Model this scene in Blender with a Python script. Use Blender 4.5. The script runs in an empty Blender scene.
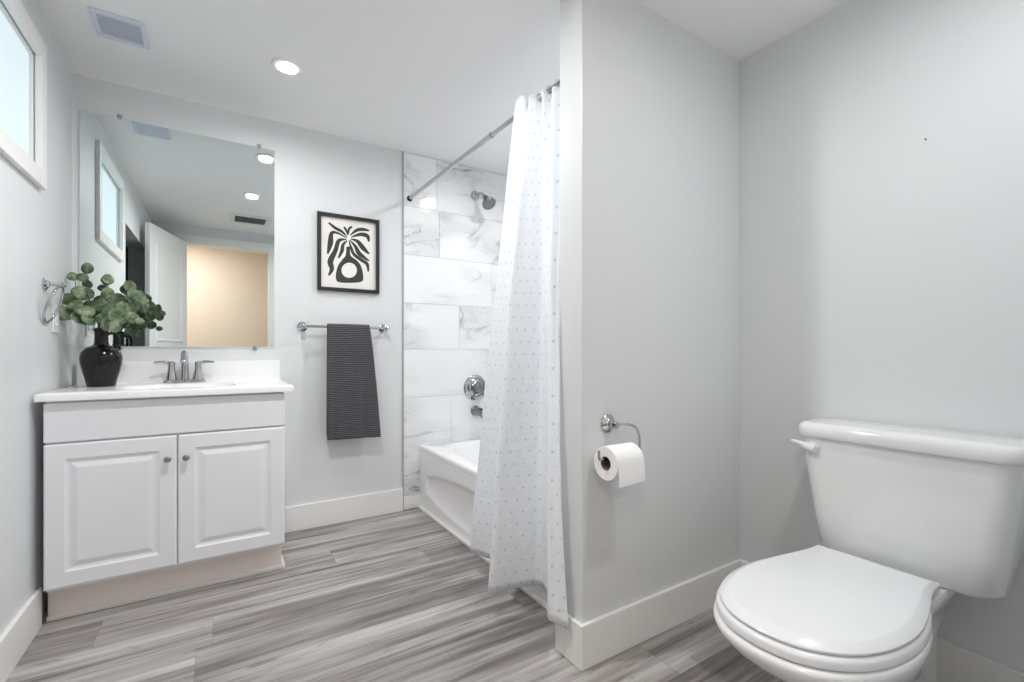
import bpy, bmesh, math, random
from mathutils import Vector, Matrix, noise as mnoise

random.seed(7)
PI = math.pi
sc = bpy.context.scene
C = sc.collection

# ------------------------------------------------------------------ camera
YAW = 0.56373
cam_d = bpy.data.cameras.new('camera')
cam_d.sensor_width = 36.0
cam_d.lens = 461.5 * 36.0 / 1024.0
cam_d.shift_y = 10.3 / 1024.0
cam_d.clip_start = 0.02
cam = bpy.data.objects.new('camera', cam_d)
cam.location = (0, 0, 1.0)
cam.rotation_euler = (PI / 2, 0, -YAW)
C.objects.link(cam)
sc.camera = cam

# ------------------------------------------------------------------ world, exposure
world = bpy.data.worlds.new('daylight')
world.use_nodes = True
world.node_tree.nodes['Background'].inputs[0].default_value = (0.75, 0.87, 1.0, 1)
world.node_tree.nodes['Background'].inputs[1].default_value = 1.0
sc.world = world
sc.view_settings.view_transform = 'Standard'
sc.view_settings.look = 'None'
sc.view_settings.exposure = 0.32
sc.view_settings.gamma = 1.0
sc.view_settings.use_curve_mapping = False
sc.cycles.max_bounces = 14
sc.cycles.diffuse_bounces = 9
sc.cycles.glossy_bounces = 6
sc.cycles.transmission_bounces = 6
sc.cycles.caustics_reflective = False
sc.cycles.caustics_refractive = False
sc.cycles.sample_clamp_indirect = 6.0
sc.cycles.use_denoising = True

LAMP_W = 6.0        # watts of one ceiling downlight
WINDOW_GLOW = 0.60    # daylight in the frosted pane
HALL_W = 15.0

# ------------------------------------------------------------------ room figures (metres)
XL, YB, XR, YP, XE, YPB = -0.563, 2.822, 1.822, 1.115, 0.967, 1.230
ZC, ZC2, HB, YF = 2.257, 2.204, 0.1405, 0.02
HALLY = -1.15


# ------------------------------------------------------------------ materials
def lin(c):
    return tuple((v / 12.92 if v <= 0.04045 else ((v + 0.055) / 1.055) ** 2.4) for v in c)


def rgb(r, g, b):
    return (*lin((r / 255, g / 255, b / 255)), 1)


def new_mat(name):
    m = bpy.data.materials.new(name)
    m.use_nodes = True
    nt = m.node_tree
    return m, nt, nt.nodes['Principled BSDF']


def link(nt, a, b):
    nt.links.new(a, b)


def mat(name, col, rough=0.5, metal=0.0, coat=0.0, var=0.03, nscale=6.0, bump=0.0, bscale=80.0, spec=0.5):
    """plain surface with a little procedural variation and optional fine bump"""
    m, nt, p = new_mat(name)
    p.inputs['Roughness'].default_value = rough
    p.inputs['Metallic'].default_value = metal
    p.inputs['Coat Weight'].default_value = coat
    p.inputs['Coat Roughness'].default_value = 0.05
    p.inputs['Specular IOR Level'].default_value = spec
    tc = nt.nodes.new('ShaderNodeNewGeometry')
    n = nt.nodes.new('ShaderNodeTexNoise')
    n.inputs['Scale'].default_value = nscale
    n.inputs['Detail'].default_value = 4
    link(nt, tc.outputs['Position'], n.inputs['Vector'])
    mx = nt.nodes.new('ShaderNodeMix')
    mx.data_type = 'RGBA'
    mx.inputs[6].default_value = tuple(max(0, c * (1 - var)) for c in col[:3]) + (1,)
    mx.inputs[7].default_value = tuple(min(1, c * (1 + var)) for c in col[:3]) + (1,)
    link(nt, n.outputs['Fac'], mx.inputs[0])
    link(nt, mx.outputs[2], p.inputs['Base Color'])
    if bump:
        n2 = nt.nodes.new('ShaderNodeTexNoise')
        n2.inputs['Scale'].default_value = bscale
        n2.inputs['Detail'].default_value = 3
        link(nt, tc.outputs['Position'], n2.inputs['Vector'])
        b = nt.nodes.new('ShaderNodeBump')
        b.inputs['Strength'].default_value = bump
        b.inputs['Distance'].default_value = 0.002
        link(nt, n2.outputs['Fac'], b.inputs['Height'])
        link(nt, b.outputs['Normal'], p.inputs['Normal'])
    return m


def emit_mat(name, col, strength):
    m, nt, p = new_mat(name)
    p.inputs['Base Color'].default_value = (0.8, 0.8, 0.8, 1)
    p.inputs['Emission Color'].default_value = col
    p.inputs['Emission Strength'].default_value = strength
    return m


def math_node(nt, op, a, b=None, c=None):
    n = nt.nodes.new('ShaderNodeMath')
    n.operation = op
    for i, v in enumerate((a, b, c)):
        if v is None:
            continue
        if isinstance(v, (int, float)):
            n.inputs[i].default_value = v
        else:
            link(nt, v, n.inputs[i])
    return n.outputs[0]


def ramp(nt, fac, stops):
    r = nt.nodes.new('ShaderNodeValToRGB')
    el = r.color_ramp.elements
    while len(el) < len(stops):
        el.new(0.5)
    for e, (pos, col) in zip(el, stops):
        e.position = pos
        e.color = col
    link(nt, fac, r.inputs[0])
    return r.outputs[0]


def floor_material():
    m, nt, p = new_mat('grey_vinyl_plank')
    g = nt.nodes.new('ShaderNodeNewGeometry')
    s = nt.nodes.new('ShaderNodeSeparateXYZ')
    link(nt, g.outputs['Position'], s.inputs[0])
    x, y = s.outputs[0], s.outputs[1]
    W, L = 0.19, 1.22
    yr = math_node(nt, 'DIVIDE', math_node(nt, 'ADD', y, 19 * 0.19 - 1.69), W)
    row = math_node(nt, 'FLOOR', yr)
    wn = nt.nodes.new('ShaderNodeTexWhiteNoise')
    wn.noise_dimensions = '1D'
    link(nt, row, wn.inputs['W'])
    xr = math_node(nt, 'ADD', math_node(nt, 'DIVIDE', x, L), math_node(nt, 'MULTIPLY', wn.outputs['Value'], 7.3))
    col = math_node(nt, 'FLOOR', xr)
    wn2 = nt.nodes.new('ShaderNodeTexWhiteNoise')
    wn2.noise_dimensions = '2D'
    cb = nt.nodes.new('ShaderNodeCombineXYZ')
    link(nt, row, cb.inputs[0])
    link(nt, col, cb.inputs[1])
    link(nt, cb.outputs[0], wn2.inputs['Vector'])
    seed = wn2.outputs['Value']

    def streak(sx, sy, detail, dist, k, rough=0.55):
        v = nt.nodes.new('ShaderNodeCombineXYZ')
        link(nt, math_node(nt, 'MULTIPLY', x, sx), v.inputs[0])
        link(nt, math_node(nt, 'MULTIPLY', y, sy), v.inputs[1])
        link(nt, math_node(nt, 'MULTIPLY', seed, k), v.inputs[2])
        n = nt.nodes.new('ShaderNodeTexNoise')
        n.inputs['Scale'].default_value = 1.0
        n.inputs['Detail'].default_value = detail
        n.inputs['Roughness'].default_value = rough
        n.inputs['Distortion'].default_value = dist
        link(nt, v.outputs[0], n.inputs['Vector'])
        return n.outputs['Fac']

    big = streak(0.9, 12, 3, 0.6, 41)
    mid = streak(1.8, 42, 4, 0.4, 83)
    fine = streak(9, 300, 2, 0.0, 17)
    blot = streak(5, 28, 5, 0.9, 59)
    f = math_node(nt, 'ADD', math_node(nt, 'MULTIPLY', big, 0.54), math_node(nt, 'MULTIPLY', mid, 0.36))
    f = math_node(nt, 'ADD', f, math_node(nt, 'MULTIPLY', fine, 0.10))
    f = math_node(nt, 'ADD', f, math_node(nt, 'MULTIPLY', math_node(nt, 'SUBTRACT', seed, 0.5), 0.06))
    c1 = ramp(nt, f, [(0.34, rgb(92, 86, 84)), (0.43, rgb(128, 122, 120)), (0.50, rgb(156, 151, 148)),
                      (0.57, rgb(175, 170, 167)), (0.66, rgb(197, 193, 190))])
    dark = ramp(nt, blot, [(0.27, (1, 1, 1, 1)), (0.40, (0, 0, 0, 1))])
    mx = nt.nodes.new('ShaderNodeMix')
    mx.data_type = 'RGBA'
    link(nt, math_node(nt, 'MULTIPLY', dark, 0.6), mx.inputs[0])
    link(nt, c1, mx.inputs[6])
    mx.inputs[7].default_value = rgb(88, 83, 82)
    # plank seams
    fy = math_node(nt, 'FRACT', yr)
    fx = math_node(nt, 'FRACT', xr)
    ey = math_node(nt, 'LESS_THAN', math_node(nt, 'MINIMUM', fy, math_node(nt, 'SUBTRACT', 1.0, fy)), 0.0045)
    ex = math_node(nt, 'LESS_THAN', math_node(nt, 'MINIMUM', fx, math_node(nt, 'SUBTRACT', 1.0, fx)), 0.0008)
    seam = math_node(nt, 'MAXIMUM', ey, ex)
    mx2 = nt.nodes.new('ShaderNodeMix')
    mx2.data_type = 'RGBA'
    link(nt, math_node(nt, 'MULTIPLY', seam, 0.3), mx2.inputs[0])
    link(nt, mx.outputs[2], mx2.inputs[6])
    mx2.inputs[7].default_value = rgb(60, 57, 57)
    link(nt, mx2.outputs[2], p.inputs['Base Color'])
    p.inputs['Roughness'].default_value = 0.42
    p.inputs['Specular IOR Level'].default_value = 0.4
    b = nt.nodes.new('ShaderNodeBump')
    b.inputs['Strength'].default_value = 0.15
    b.inputs['Distance'].default_value = 0.001
    link(nt, f, b.inputs['Height'])
    link(nt, b.outputs['Normal'], p.inputs['Normal'])
    return m


def marble_material():
    m, nt, p = new_mat('marble_tile')
    g = nt.nodes.new('ShaderNodeNewGeometry')
    at = nt.nodes.new('ShaderNodeAttribute')
    at.attribute_name = 'seed'
    sv = nt.nodes.new('ShaderNodeCombineXYZ')
    link(nt, math_node(nt, 'MULTIPLY', at.outputs['Fac'], 37.0), sv.inputs[0])
    link(nt, math_node(nt, 'MULTIPLY', at.outputs['Fac'], 91.0), sv.inputs[2])
    add = nt.nodes.new('ShaderNodeVectorMath')
    add.operation = 'ADD'
    link(nt, g.outputs['Position'], add.inputs[0])
    link(nt, sv.outputs[0], add.inputs[1])
    mp = nt.nodes.new('ShaderNodeMapping')
    mp.inputs['Rotation'].default_value = (0, 0.35, 0)
    mp.inputs['Scale'].default_value = (1.0, 1.0, 2.2)
    link(nt, add.outputs[0], mp.inputs['Vector'])

    def vein(scale, width, detail, dist):
        n = nt.nodes.new('ShaderNodeTexNoise')
        n.inputs['Scale'].default_value = scale
        n.inputs['Detail'].default_value = detail
        n.inputs['Roughness'].default_value = 0.6
        n.inputs['Distortion'].default_value = dist
        link(nt, mp.outputs[0], n.inputs['Vector'])
        a = math_node(nt, 'ABSOLUTE', math_node(nt, 'SUBTRACT', n.outputs['Fac'], 0.5))
        return math_node(nt, 'SUBTRACT', 1.0, math_node(nt, 'MINIMUM', math_node(nt, 'DIVIDE', a, width), 1.0))

    v1 = vein(1.5, 0.022, 4, 0.7)
    v2 = vein(2.6, 0.03, 5, 1.2)
    n = nt.nodes.new('ShaderNodeTexNoise')
    n.inputs['Scale'].default_value = 2.0
    n.inputs['Detail'].default_value = 3
    link(nt, mp.outputs[0], n.inputs['Vector'])
    mask = ramp(nt, n.outputs['Fac'], [(0.42, (0, 0, 0, 1)), (0.66, (1, 1, 1, 1))])
    cloud = ramp(nt, n.outputs['Fac'], [(0.40, rgb(238, 239, 240)), (0.75, rgb(212, 214, 217))])
    fac = math_node(nt, 'ADD', math_node(nt, 'MULTIPLY', math_node(nt, 'MULTIPLY', v1, mask), 0.62),
                    math_node(nt, 'MULTIPLY', math_node(nt, 'MULTIPLY', v2, mask), 0.22))
    mx = nt.nodes.new('ShaderNodeMix')
    mx.data_type = 'RGBA'
    link(nt, fac, mx.inputs[0])
    link(nt, cloud, mx.inputs[6])
    mx.inputs[7].default_value = rgb(120, 122, 126)
    link(nt, mx.outputs[2], p.inputs['Base Color'])
    p.inputs['Roughness'].default_value = 0.10
    return m


def towel_material():
    m, nt, p = new_mat('charcoal_ribbed_terry')
    tc = nt.nodes.new('ShaderNodeTexCoord')
    s = nt.nodes.new('ShaderNodeSeparateXYZ')
    link(nt, tc.outputs['UV'], s.inputs[0])
    n = nt.nodes.new('ShaderNodeTexNoise')
    n.inputs['Scale'].default_value = 38
    n.inputs['Detail'].default_value = 4
    link(nt, tc.outputs['UV'], n.inputs['Vector'])
    ph = math_node(nt, 'ADD', math_node(nt, 'MULTIPLY', s.outputs[1], 2 * PI / 0.0105), math_node(nt, 'MULTIPLY', n.outputs['Fac'], 5.0))
    w = math_node(nt, 'MULTIPLY_ADD', math_node(nt, 'SINE', ph), 0.5, 0.5)
    n2 = nt.nodes.new('ShaderNodeTexNoise')
    n2.inputs['Scale'].default_value = 190
    n2.inputs['Detail'].default_value = 2
    link(nt, tc.outputs['UV'], n2.inputs['Vector'])
    h = math_node(nt, 'ADD', math_node(nt, 'MULTIPLY', w, 0.7), math_node(nt, 'MULTIPLY', n2.outputs['Fac'], 0.8))
    c = ramp(nt, math_node(nt, 'MULTIPLY', h, 0.7), [(0.25, rgb(32, 32, 35)), (0.5, rgb(58, 58, 62)), (0.8, rgb(108, 108, 112))])
    link(nt, c, p.inputs['Base Color'])
    p.inputs['Roughness'].default_value = 0.95
    p.inputs['Sheen Weight'].default_value = 0.25
    b = nt.nodes.new('ShaderNodeBump')
    b.inputs['Strength'].default_value = 0.8
    b.inputs['Distance'].default_value = 0.004
    link(nt, h, b.inputs['Height'])
    link(nt, b.outputs['Normal'], p.inputs['Normal'])
    return m


def curtain_material():
    m, nt, p = new_mat('white_dotted_curtain_fabric')
    tc = nt.nodes.new('ShaderNodeTexCoord')
    s = nt.nodes.new('ShaderNodeSeparateXYZ')
    link(nt, tc.outputs['UV'], s.inputs[0])
    u, v = s.outputs[0], s.outputs[1]
    cell = 0.046
    rv = math_node(nt, 'DIVIDE', v, cell)
    row = math_node(nt, 'FLOOR', rv)
    off = math_node(nt, 'MULTIPLY', math_node(nt, 'MODULO', row, 2.0), 0.5)
    fu = math_node(nt, 'FRACT', math_node(nt, 'ADD', math_node(nt, 'DIVIDE', u, cell), off))
    fv = math_node(nt, 'FRACT', rv)
    du = math_node(nt, 'LESS_THAN', math_node(nt, 'ABSOLUTE', math_node(nt, 'SUBTRACT', fu, 0.5)), 0.08)
    dv = math_node(nt, 'LESS_THAN', math_node(nt, 'ABSOLUTE', math_node(nt, 'SUBTRACT', fv, 0.5)), 0.09)
    dot = math_node(nt, 'MULTIPLY', du, dv)
    mx = nt.nodes.new('ShaderNodeMix')
    mx.data_type = 'RGBA'
    link(nt, dot, mx.inputs[0])
    mx.inputs[6].default_value = rgb(247, 250, 253)
    mx.inputs[7].default_value = rgb(220, 222, 225)
    link(nt, mx.outputs[2], p.inputs['Base Color'])
    p.inputs['Roughness'].default_value = 0.6
    n = nt.nodes.new('ShaderNodeTexNoise')
    n.inputs['Scale'].default_value = 14
    n.inputs['Detail'].default_value = 3
    mp = nt.nodes.new('ShaderNodeMapping')
    mp.inputs['Scale'].default_value = (1, 2.4, 1)
    link(nt, tc.outputs['UV'], mp.inputs['Vector'])
    link(nt, mp.outputs[0], n.inputs['Vector'])
    b = nt.nodes.new('ShaderNodeBump')
    b.inputs['Strength'].default_value = 0.35
    b.inputs['Distance'].default_value = 0.01
    link(nt, n.outputs['Fac'], b.inputs['Height'])
    link(nt, b.outputs['Normal'], p.inputs['Normal'])
    tr = nt.nodes.new('ShaderNodeBsdfTranslucent')
    link(nt, mx.outputs[2], tr.inputs['Color'])
    ms = nt.nodes.new('ShaderNodeMixShader')
    ms.inputs[0].default_value = 0.22
    link(nt, p.outputs[0], ms.inputs[1])
    link(nt, tr.outputs[0], ms.inputs[2])
    link(nt, ms.outputs[0], nt.nodes['Material Output'].inputs['Surface'])
    return m


def leaf_material():
    m, nt, p = new_mat('eucalyptus_leaf')
    tc = nt.nodes.new('ShaderNodeTexCoord')
    g = nt.nodes.new('ShaderNodeNewGeometry')
    s = nt.nodes.new('ShaderNodeSeparateXYZ')
    link(nt, tc.outputs['UV'], s.inputs[0])
    n = nt.nodes.new('ShaderNodeTexNoise')
    n.inputs['Scale'].default_value = 28
    n.inputs['Detail'].default_value = 3
    link(nt, g.outputs['Position'], n.inputs['Vector'])
    rib = math_node(nt, 'LESS_THAN', math_node(nt, 'ABSOLUTE', math_node(nt, 'SUBTRACT', s.outputs[0], 0.5)), 0.018)
    c = ramp(nt, n.outputs['Fac'], [(0.32, rgb(54, 74, 48)), (0.5, rgb(92, 112, 80)), (0.68, rgb(146, 160, 128))])
    mx = nt.nodes.new('ShaderNodeMix')
    mx.data_type = 'RGBA'
    link(nt, math_node(nt, 'MULTIPLY', rib, 0.5), mx.inputs[0])
    link(nt, c, mx.inputs[6])
    mx.inputs[7].default_value = rgb(150, 168, 130)
    link(nt, mx.outputs[2], p.inputs['Base Color'])
    p.inputs['Roughness'].default_value = 0.5
    return m


M = {}
M['wall'] = mat('grey_wall_paint', rgb(219, 221, 222), 0.42, var=0.012, nscale=1.5, bump=0.06, bscale=260, spec=0.35)
M['ceiling'] = mat('white_ceiling_paint', rgb(242, 242, 242), 0.8, var=0.01, bump=0.08, bscale=200, spec=0.2)
M['trim'] = mat('white_trim_paint', rgb(236, 235, 233), 0.35, var=0.012, nscale=4)
M['floor'] = floor_material()
M['tile'] = marble_material()
M['grout'] = mat('tile_grout', rgb(222, 223, 225), 0.8)
M['cabinet'] = mat('white_cabinet_paint', rgb(238, 239, 242), 0.32, var=0.01)
M['kick'] = mat('whitewashed_toe_kick', rgb(240, 231, 226), 0.5, var=0.04, nscale=14)
M['dark_gap'] = mat('unpainted_cabinet_carcass', rgb(60, 58, 57), 0.8)
M['counter'] = mat('white_cultured_marble', rgb(240, 240, 240), 0.16, var=0.008)
M['porcelain'] = mat('white_porcelain', rgb(232, 233, 233), 0.10, var=0.006, coat=0.4)
M['seat'] = mat('white_seat_enamel', rgb(226, 227, 229), 0.22, var=0.006)
M['tub'] = mat('white_tub_acrylic', rgb(238, 238, 238), 0.14, var=0.006)
M['chrome'] = mat('polished_chrome', rgb(190, 192, 195), 0.07, metal=1.0, var=0.02)
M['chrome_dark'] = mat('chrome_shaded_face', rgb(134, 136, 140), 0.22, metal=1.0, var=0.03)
M['nickel'] = mat('brushed_nickel', rgb(176, 174, 172), 0.28, metal=1.0, var=0.03)
M['mirror'] = mat('mirror_silvering', rgb(238, 246, 245), 0.005, metal=1.0, var=0.0)
M['mirror_edge'] = mat('polished_glass_edge', rgb(214, 224, 222), 0.08, var=0.02, spec=0.8)
M['vase'] = mat('black_glazed_ceramic', rgb(15, 15, 17), 0.16, var=0.25, nscale=30, bump=0.1, bscale=50, spec=0.4)
M['stem'] = mat('brown_stem', rgb(74, 62, 52), 0.7, var=0.15)
M['leaf'] = leaf_material()
M['towel'] = towel_material()
M['curtain'] = curtain_material()
M['frame'] = mat('black_picture_frame', rgb(26, 26, 28), 0.4, var=0.1)
M['paper'] = mat('cream_art_paper', rgb(232, 229, 224), 0.8, var=0.02, nscale=30)
M['ink'] = mat('charcoal_ink', rgb(58, 58, 60), 0.8, var=0.12, nscale=60)
M['tissue'] = mat('white_tissue_paper', rgb(243, 243, 243), 0.95, var=0.01, bump=0.4, bscale=340)
M['card'] = mat('brown_cardboard_core', rgb(120, 100, 80), 0.9, var=0.1)
M['vent'] = mat('pale_blue_vent_enamel', rgb(213, 219, 231), 0.5, var=0.02)
M['vent_white'] = mat('white_vent_plastic', rgb(228, 228, 228), 0.5, var=0.02)
M['vent_dark'] = mat('dark_duct', rgb(50, 49, 48), 0.8, var=0.1)
M['vent_slat'] = mat('grey_vent_slat', rgb(140, 138, 136), 0.6, var=0.05)
M['strip'] = mat('satin_tile_edge', rgb(176, 178, 180), 0.4, var=0.02)
M['plate'] = mat('white_switch_plastic', rgb(230, 230, 230), 0.35, var=0.01)
M['door'] = mat('white_door_paint', rgb(226, 226, 224), 0.4, var=0.01)
M['hall'] = mat('beige_hall_paint', rgb(228, 216, 203), 0.6, var=0.02, nscale=1.2)
M['hall_floor'] = mat('hall_floor_vinyl', rgb(150, 143, 138), 0.5, var=0.1)
M['closet'] = mat('closet_shade_tone', rgb(74, 74, 76), 0.8, var=0.06)  # darkness of the unlit recess is put into this wall colour
M['bulb'] = emit_mat('lit_led_diffuser', (1.0, 0.99, 0.97, 1), 30.0)
M['frost'] = emit_mat('daylit_frosted_glass', (0.78, 0.92, 0.97, 1), WINDOW_GLOW)
M['frost'].node_tree.nodes['Principled BSDF'].inputs['Base Color'].default_value = (0.2, 0.23, 0.24, 1)
M['black'] = mat('black_rubber', rgb(20, 20, 20), 0.6)
M['hole'] = mat('dull_nail_steel', rgb(130, 128, 126), 0.9)


# ------------------------------------------------------------------ mesh helpers
class MB:
    def __init__(self):
        self.bm = bmesh.new()
        self.uv = None

    def _bev(self, faces_verts, bevel, seg):
        if bevel > 0:
            es = set()
            for v in faces_verts:
                for e in v.link_edges:
                    es.add(e)
            bmesh.ops.bevel(self.bm, geom=list(es), offset=bevel, segments=seg, profile=0.6, affect='EDGES')

    def box(self, x0, x1, y0, y1, z0, z1, bevel=0.0, seg=2, mi=0):
        vs = [self.bm.verts.new((x, y, z)) for z in (z0, z1) for y in (y0, y1) for x in (x0, x1)]
        fs = []
        for q in ((0, 2, 3, 1), (4, 5, 7, 6), (0, 1, 5, 4), (1, 3, 7, 5), (3, 2, 6, 7), (2, 0, 4, 6)):
            f = self.bm.faces.new([vs[i] for i in q])
            f.material_index = mi
            fs.append(f)
        self._bev(vs, bevel, seg)
        return self

    def loft(self, rings, cap0=True, cap1=True, mi=0, closed=True):
        rv = [[self.bm.verts.new(p) for p in r] for r in rings]
        n = len(rv[0])
        for a, b in zip(rv, rv[1:]):
            rng = range(n) if closed else range(n - 1)
            for i in rng:
                j = (i + 1) % n
                f = self.bm.faces.new((a[i], a[j], b[j], b[i]))
                f.material_index = mi
        if cap0:
            self.bm.faces.new(list(reversed(rv[0]))).material_index = mi
        if cap1:
            self.bm.faces.new(rv[-1]).material_index = mi
        return self

    def lathe(self, prof, center=(0, 0, 0), axis=(0, 0, 1), n=32, cap0=True, cap1=True, mi=0):
        ax = Vector(axis).normalized()
        q = Vector((0, 0, 1)).rotation_difference(ax)
        c = Vector(center)
        rings = []
        for r, h in prof:
            r = max(r, 1e-5)
            rings.append([c + q @ Vector((r * math.cos(2 * PI * i / n), r * math.sin(2 * PI * i / n), h)) for i in range(n)])
        return self.loft(rings, cap0, cap1, mi)

    def tube(self, pts, r, n=10, mi=0, caps=True, closed=False):
        pts = [Vector(p) for p in pts]
        rs = r if isinstance(r, (list, tuple)) else [r] * len(pts)
        rings = []
        N = len(pts)
        up = None
        for i, p in enumerate(pts):
            if closed:
                t = (pts[(i + 1) % N] - pts[i - 1]).normalized()
            else:
                t = (pts[min(i + 1, N - 1)] - pts[max(i - 1, 0)]).normalized()
            if up is None:
                up = Vector((0, 0, 1)) if abs(t.z) < 0.9 else Vector((1, 0, 0))
            up = (up - t * up.dot(t)).normalized()
            s = t.cross(up)
            rings.append([p + (up * math.cos(2 * PI * k / n) + s * math.sin(2 * PI * k / n)) * rs[i] for k in range(n)])
        if closed:
            rings.append(rings[0])
            rv = [[self.bm.verts.new(p) for p in rr] for rr in rings[:-1]]
            for i in range(len(rv)):
                a, b = rv[i], rv[(i + 1) % len(rv)]
                for k in range(n):
                    f = self.bm.faces.new((a[k], a[(k + 1) % n], b[(k + 1) % n], b[k]))
                    f.material_index = mi
            return self
        return self.loft(rings, caps, caps, mi)

    def prism(self, poly, d, mi=0, cap_back=True):
        """poly: list of 3D points, extruded by vector d"""
        d = Vector(d)
        return self.loft([[Vector(p) for p in poly], [Vector(p) + d for p in poly]], cap_back, True, mi)

    def build(self, name, m, parent=None, smooth=False, origin=None, angle=40):
        bm = self.bm
        bmesh.ops.recalc_face_normals(bm, faces=bm.faces)
        me = bpy.data.meshes.new(name)
        if parent is not None:
            o_w = Vector((0, 0, 0))
            q = parent
            while q is not None:
                o_w += q.location
                q = q.parent
            bmesh.ops.translate(bm, verts=bm.verts, vec=-o_w)
            loc = None
        else:
            if origin is None:
                xs = [v.co for v in bm.verts]
                lo = [min(v[i] for v in xs) for i in range(3)]
                hi = [max(v[i] for v in xs) for i in range(3)]
                origin = ((lo[0] + hi[0]) / 2, (lo[1] + hi[1]) / 2, lo[2])
            bmesh.ops.translate(bm, verts=bm.verts, vec=-Vector(origin))
            loc = origin
        bm.to_mesh(me)
        bm.free()
        for mm in (m if isinstance(m, (list, tuple)) else [m]):
            me.materials.append(mm)
        if smooth:
            me.polygons.foreach_set('use_smooth', [True] * len(me.polygons))
            me.set_sharp_from_angle(angle=math.radians(angle))
        o = bpy.data.objects.new(name, me)
        C.objects.link(o)
        if parent is not None:
            o.parent = parent
        else:
            o.location = loc
        return o


def tag(o, label, cat, group=None):
    o['label'] = label
    o['category'] = cat
    if group:
        o['group'] = group
    return o


def thing(name, label, cat, loc, group=None):
    o = bpy.data.objects.new(name, None)
    o.empty_display_size = 0.05
    o.location = loc
    C.objects.link(o)
    return tag(o, label, cat, group)


def struct(o, label, cat):
    o['kind'] = 'structure'
    o['label'] = label
    o['category'] = cat
    return o


def catmull(pts, n):
    """sample n points per span of a Catmull-Rom curve through pts (tuples of any dimension)"""
    P = [pts[0]] + list(pts) + [pts[-1]]
    out = []
    for i in range(1, len(P) - 2):
        p0, p1, p2, p3 = P[i - 1], P[i], P[i + 1], P[i + 2]
        for k in range(n):
            t = k / n
            out.append(tuple(0.5 * (2 * b + (c - a) * t + (2 * a - 5 * b + 4 * c - d) * t * t + (3 * b - a - 3 * c + d) * t ** 3)
                             for a, b, c, d in zip(p0, p1, p2, p3)))
    out.append(tuple(pts[-1]))
    return out


# ================================================================== STRUCTURE
# floor (bathroom) and hall floor
struct(MB().box(XL - 0.6, XR + 0.12, -0.11, YB + 0.12, -0.05, 0.0).build('floor', M['floor']),
       'grey streaked wood look vinyl plank floor of the bathroom', 'floor')
struct(MB().box(-1.6, 1.8, HALLY, -0.11, -0.05, 0.0).build('floor_hall', M['hall_floor']),
       'hall floor beyond the doorway seen in the mirror', 'floor')
# ceilings
mb = MB()
mb.box(XL - 0.6, XR + 0.12, YP, YB + 0.12, ZC, ZC + 0.08)
mb.box(XL - 0.6, XE, -0.11, YP, ZC, ZC + 0.08)
struct(mb.build('ceiling', M['ceiling']), 'flat white ceiling over vanity and tub', 'ceiling')
struct(MB().box(XE, XR + 0.12, -0.11, YP, ZC2, ZC2 + 0.133).build('ceiling_nook', M['ceiling']),
       'white ceiling patch over the toilet corner', 'ceiling')
struct(MB().box(-1.6, 1.8, HALLY, -0.11, 2.30, 2.38).build('ceiling_hall', M['ceiling']), 'hall ceiling beyond the doorway', 'ceiling')

# left wall with window hole and closet opening
WY0, WY1, WZ0, WZ1 = 1.668, 2.325, 1.650, 2.075   # window hole
CY0, CY1, CZ = 0.42, 1.44, 1.905                # closet opening
mb = MB()
x0, x1 = XL - 0.12, XL
mb.box(x0, x1, -0.11, CY0, 0, ZC)
mb.box(x0, x1, CY0, CY1, CZ, ZC)
mb.box(x0, x1, CY1, WY0, 0, ZC)
mb.box(x0, x1, WY0, WY1, 0, WZ0)
mb.box(x0, x1, WY0, WY1, WZ1, ZC)
mb.box(x0, x1, WY1, YB + 0.12, 0, ZC)
struct(mb.build('wall_left', M['wall']), 'pale grey left wall with the high window and towel ring', 'wall')
mb = MB()  # guessed recess, its shade carried by the dark wall colour
mb.box(XL - 0.60, XL - 0.57, CY0 - 0.05, CY1 + 0.05, 0, CZ + 0.05)
mb.box(XL - 0.57, XL - 0.12, CY0 - 0.05, CY0 - 0.02, 0, CZ + 0.05)
mb.box(XL - 0.57, XL - 0.12, CY1 + 0.02, CY1 + 0.05, 0, CZ + 0.05)
mb.box(XL - 0.57, XL - 0.12, CY0 - 0.02, CY1 + 0.02, CZ + 0.02, CZ + 0.05)
struct(mb.build('wall_closet', M['closet']), 'dark recess in the left wall behind the open door', 'wall')
# back wall, right wall, partition, front (door) wall
struct(MB().box(XL - 0.12, XR + 0.12, YB, YB + 0.12, 0, ZC).build('wall_back', M['wall']),
       'pale grey back wall behind mirror, picture and towel bar', 'wall')
struct(MB().box(XR, XR + 0.12, -0.11, YB, 0, ZC).build('wall_right', M['wall']), 'grey right wall behind the toilet tank', 'wall')
struct(MB().box(XE, XR, YP, YPB, 0, ZC, 0.004, 2).build('wall_partition', M['wall']),
       'grey partition wall end between toilet and bathtub', 'wall')
OX0, OX1, OZ = -0.305, 0.455, 2.085
mb = MB()
mb.box(XL, OX0, -0.11, YF, 0, ZC)
mb.box(OX1, XR, -0.11, YF, 0, ZC)
mb.box(OX0, OX1, -0.11, YF, OZ, ZC)
struct(mb.build('wall_front', M['wall']), 'door wall opposite the mirror, seen in its reflection', 'wall')
# hall
mb = MB()
mb.box(-1.6, 1.8, HALLY - 0.1, HALLY, 0, 2.30)
mb.box(-1.7, -1.6, HALLY, -0.11, 0, 2.30)
mb.box(1.8, 1.9, HALLY, -0.11, 0, 2.30)
mb.box(-1.6, XL - 0.1, -0.13, -0.111, 0, 2.30)
mb.box(XL - 0.1, OX0 - 0.02, -0.118, -0.111, 0, 2.30)
mb.box(OX1 + 0.02, 1.8, -0.118, -0.111, 0, 2.30)
struct(mb.build('wall_hall', M['hall']), 'beige hall wall seen through the doorway in the mirror', 'wall')

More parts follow.
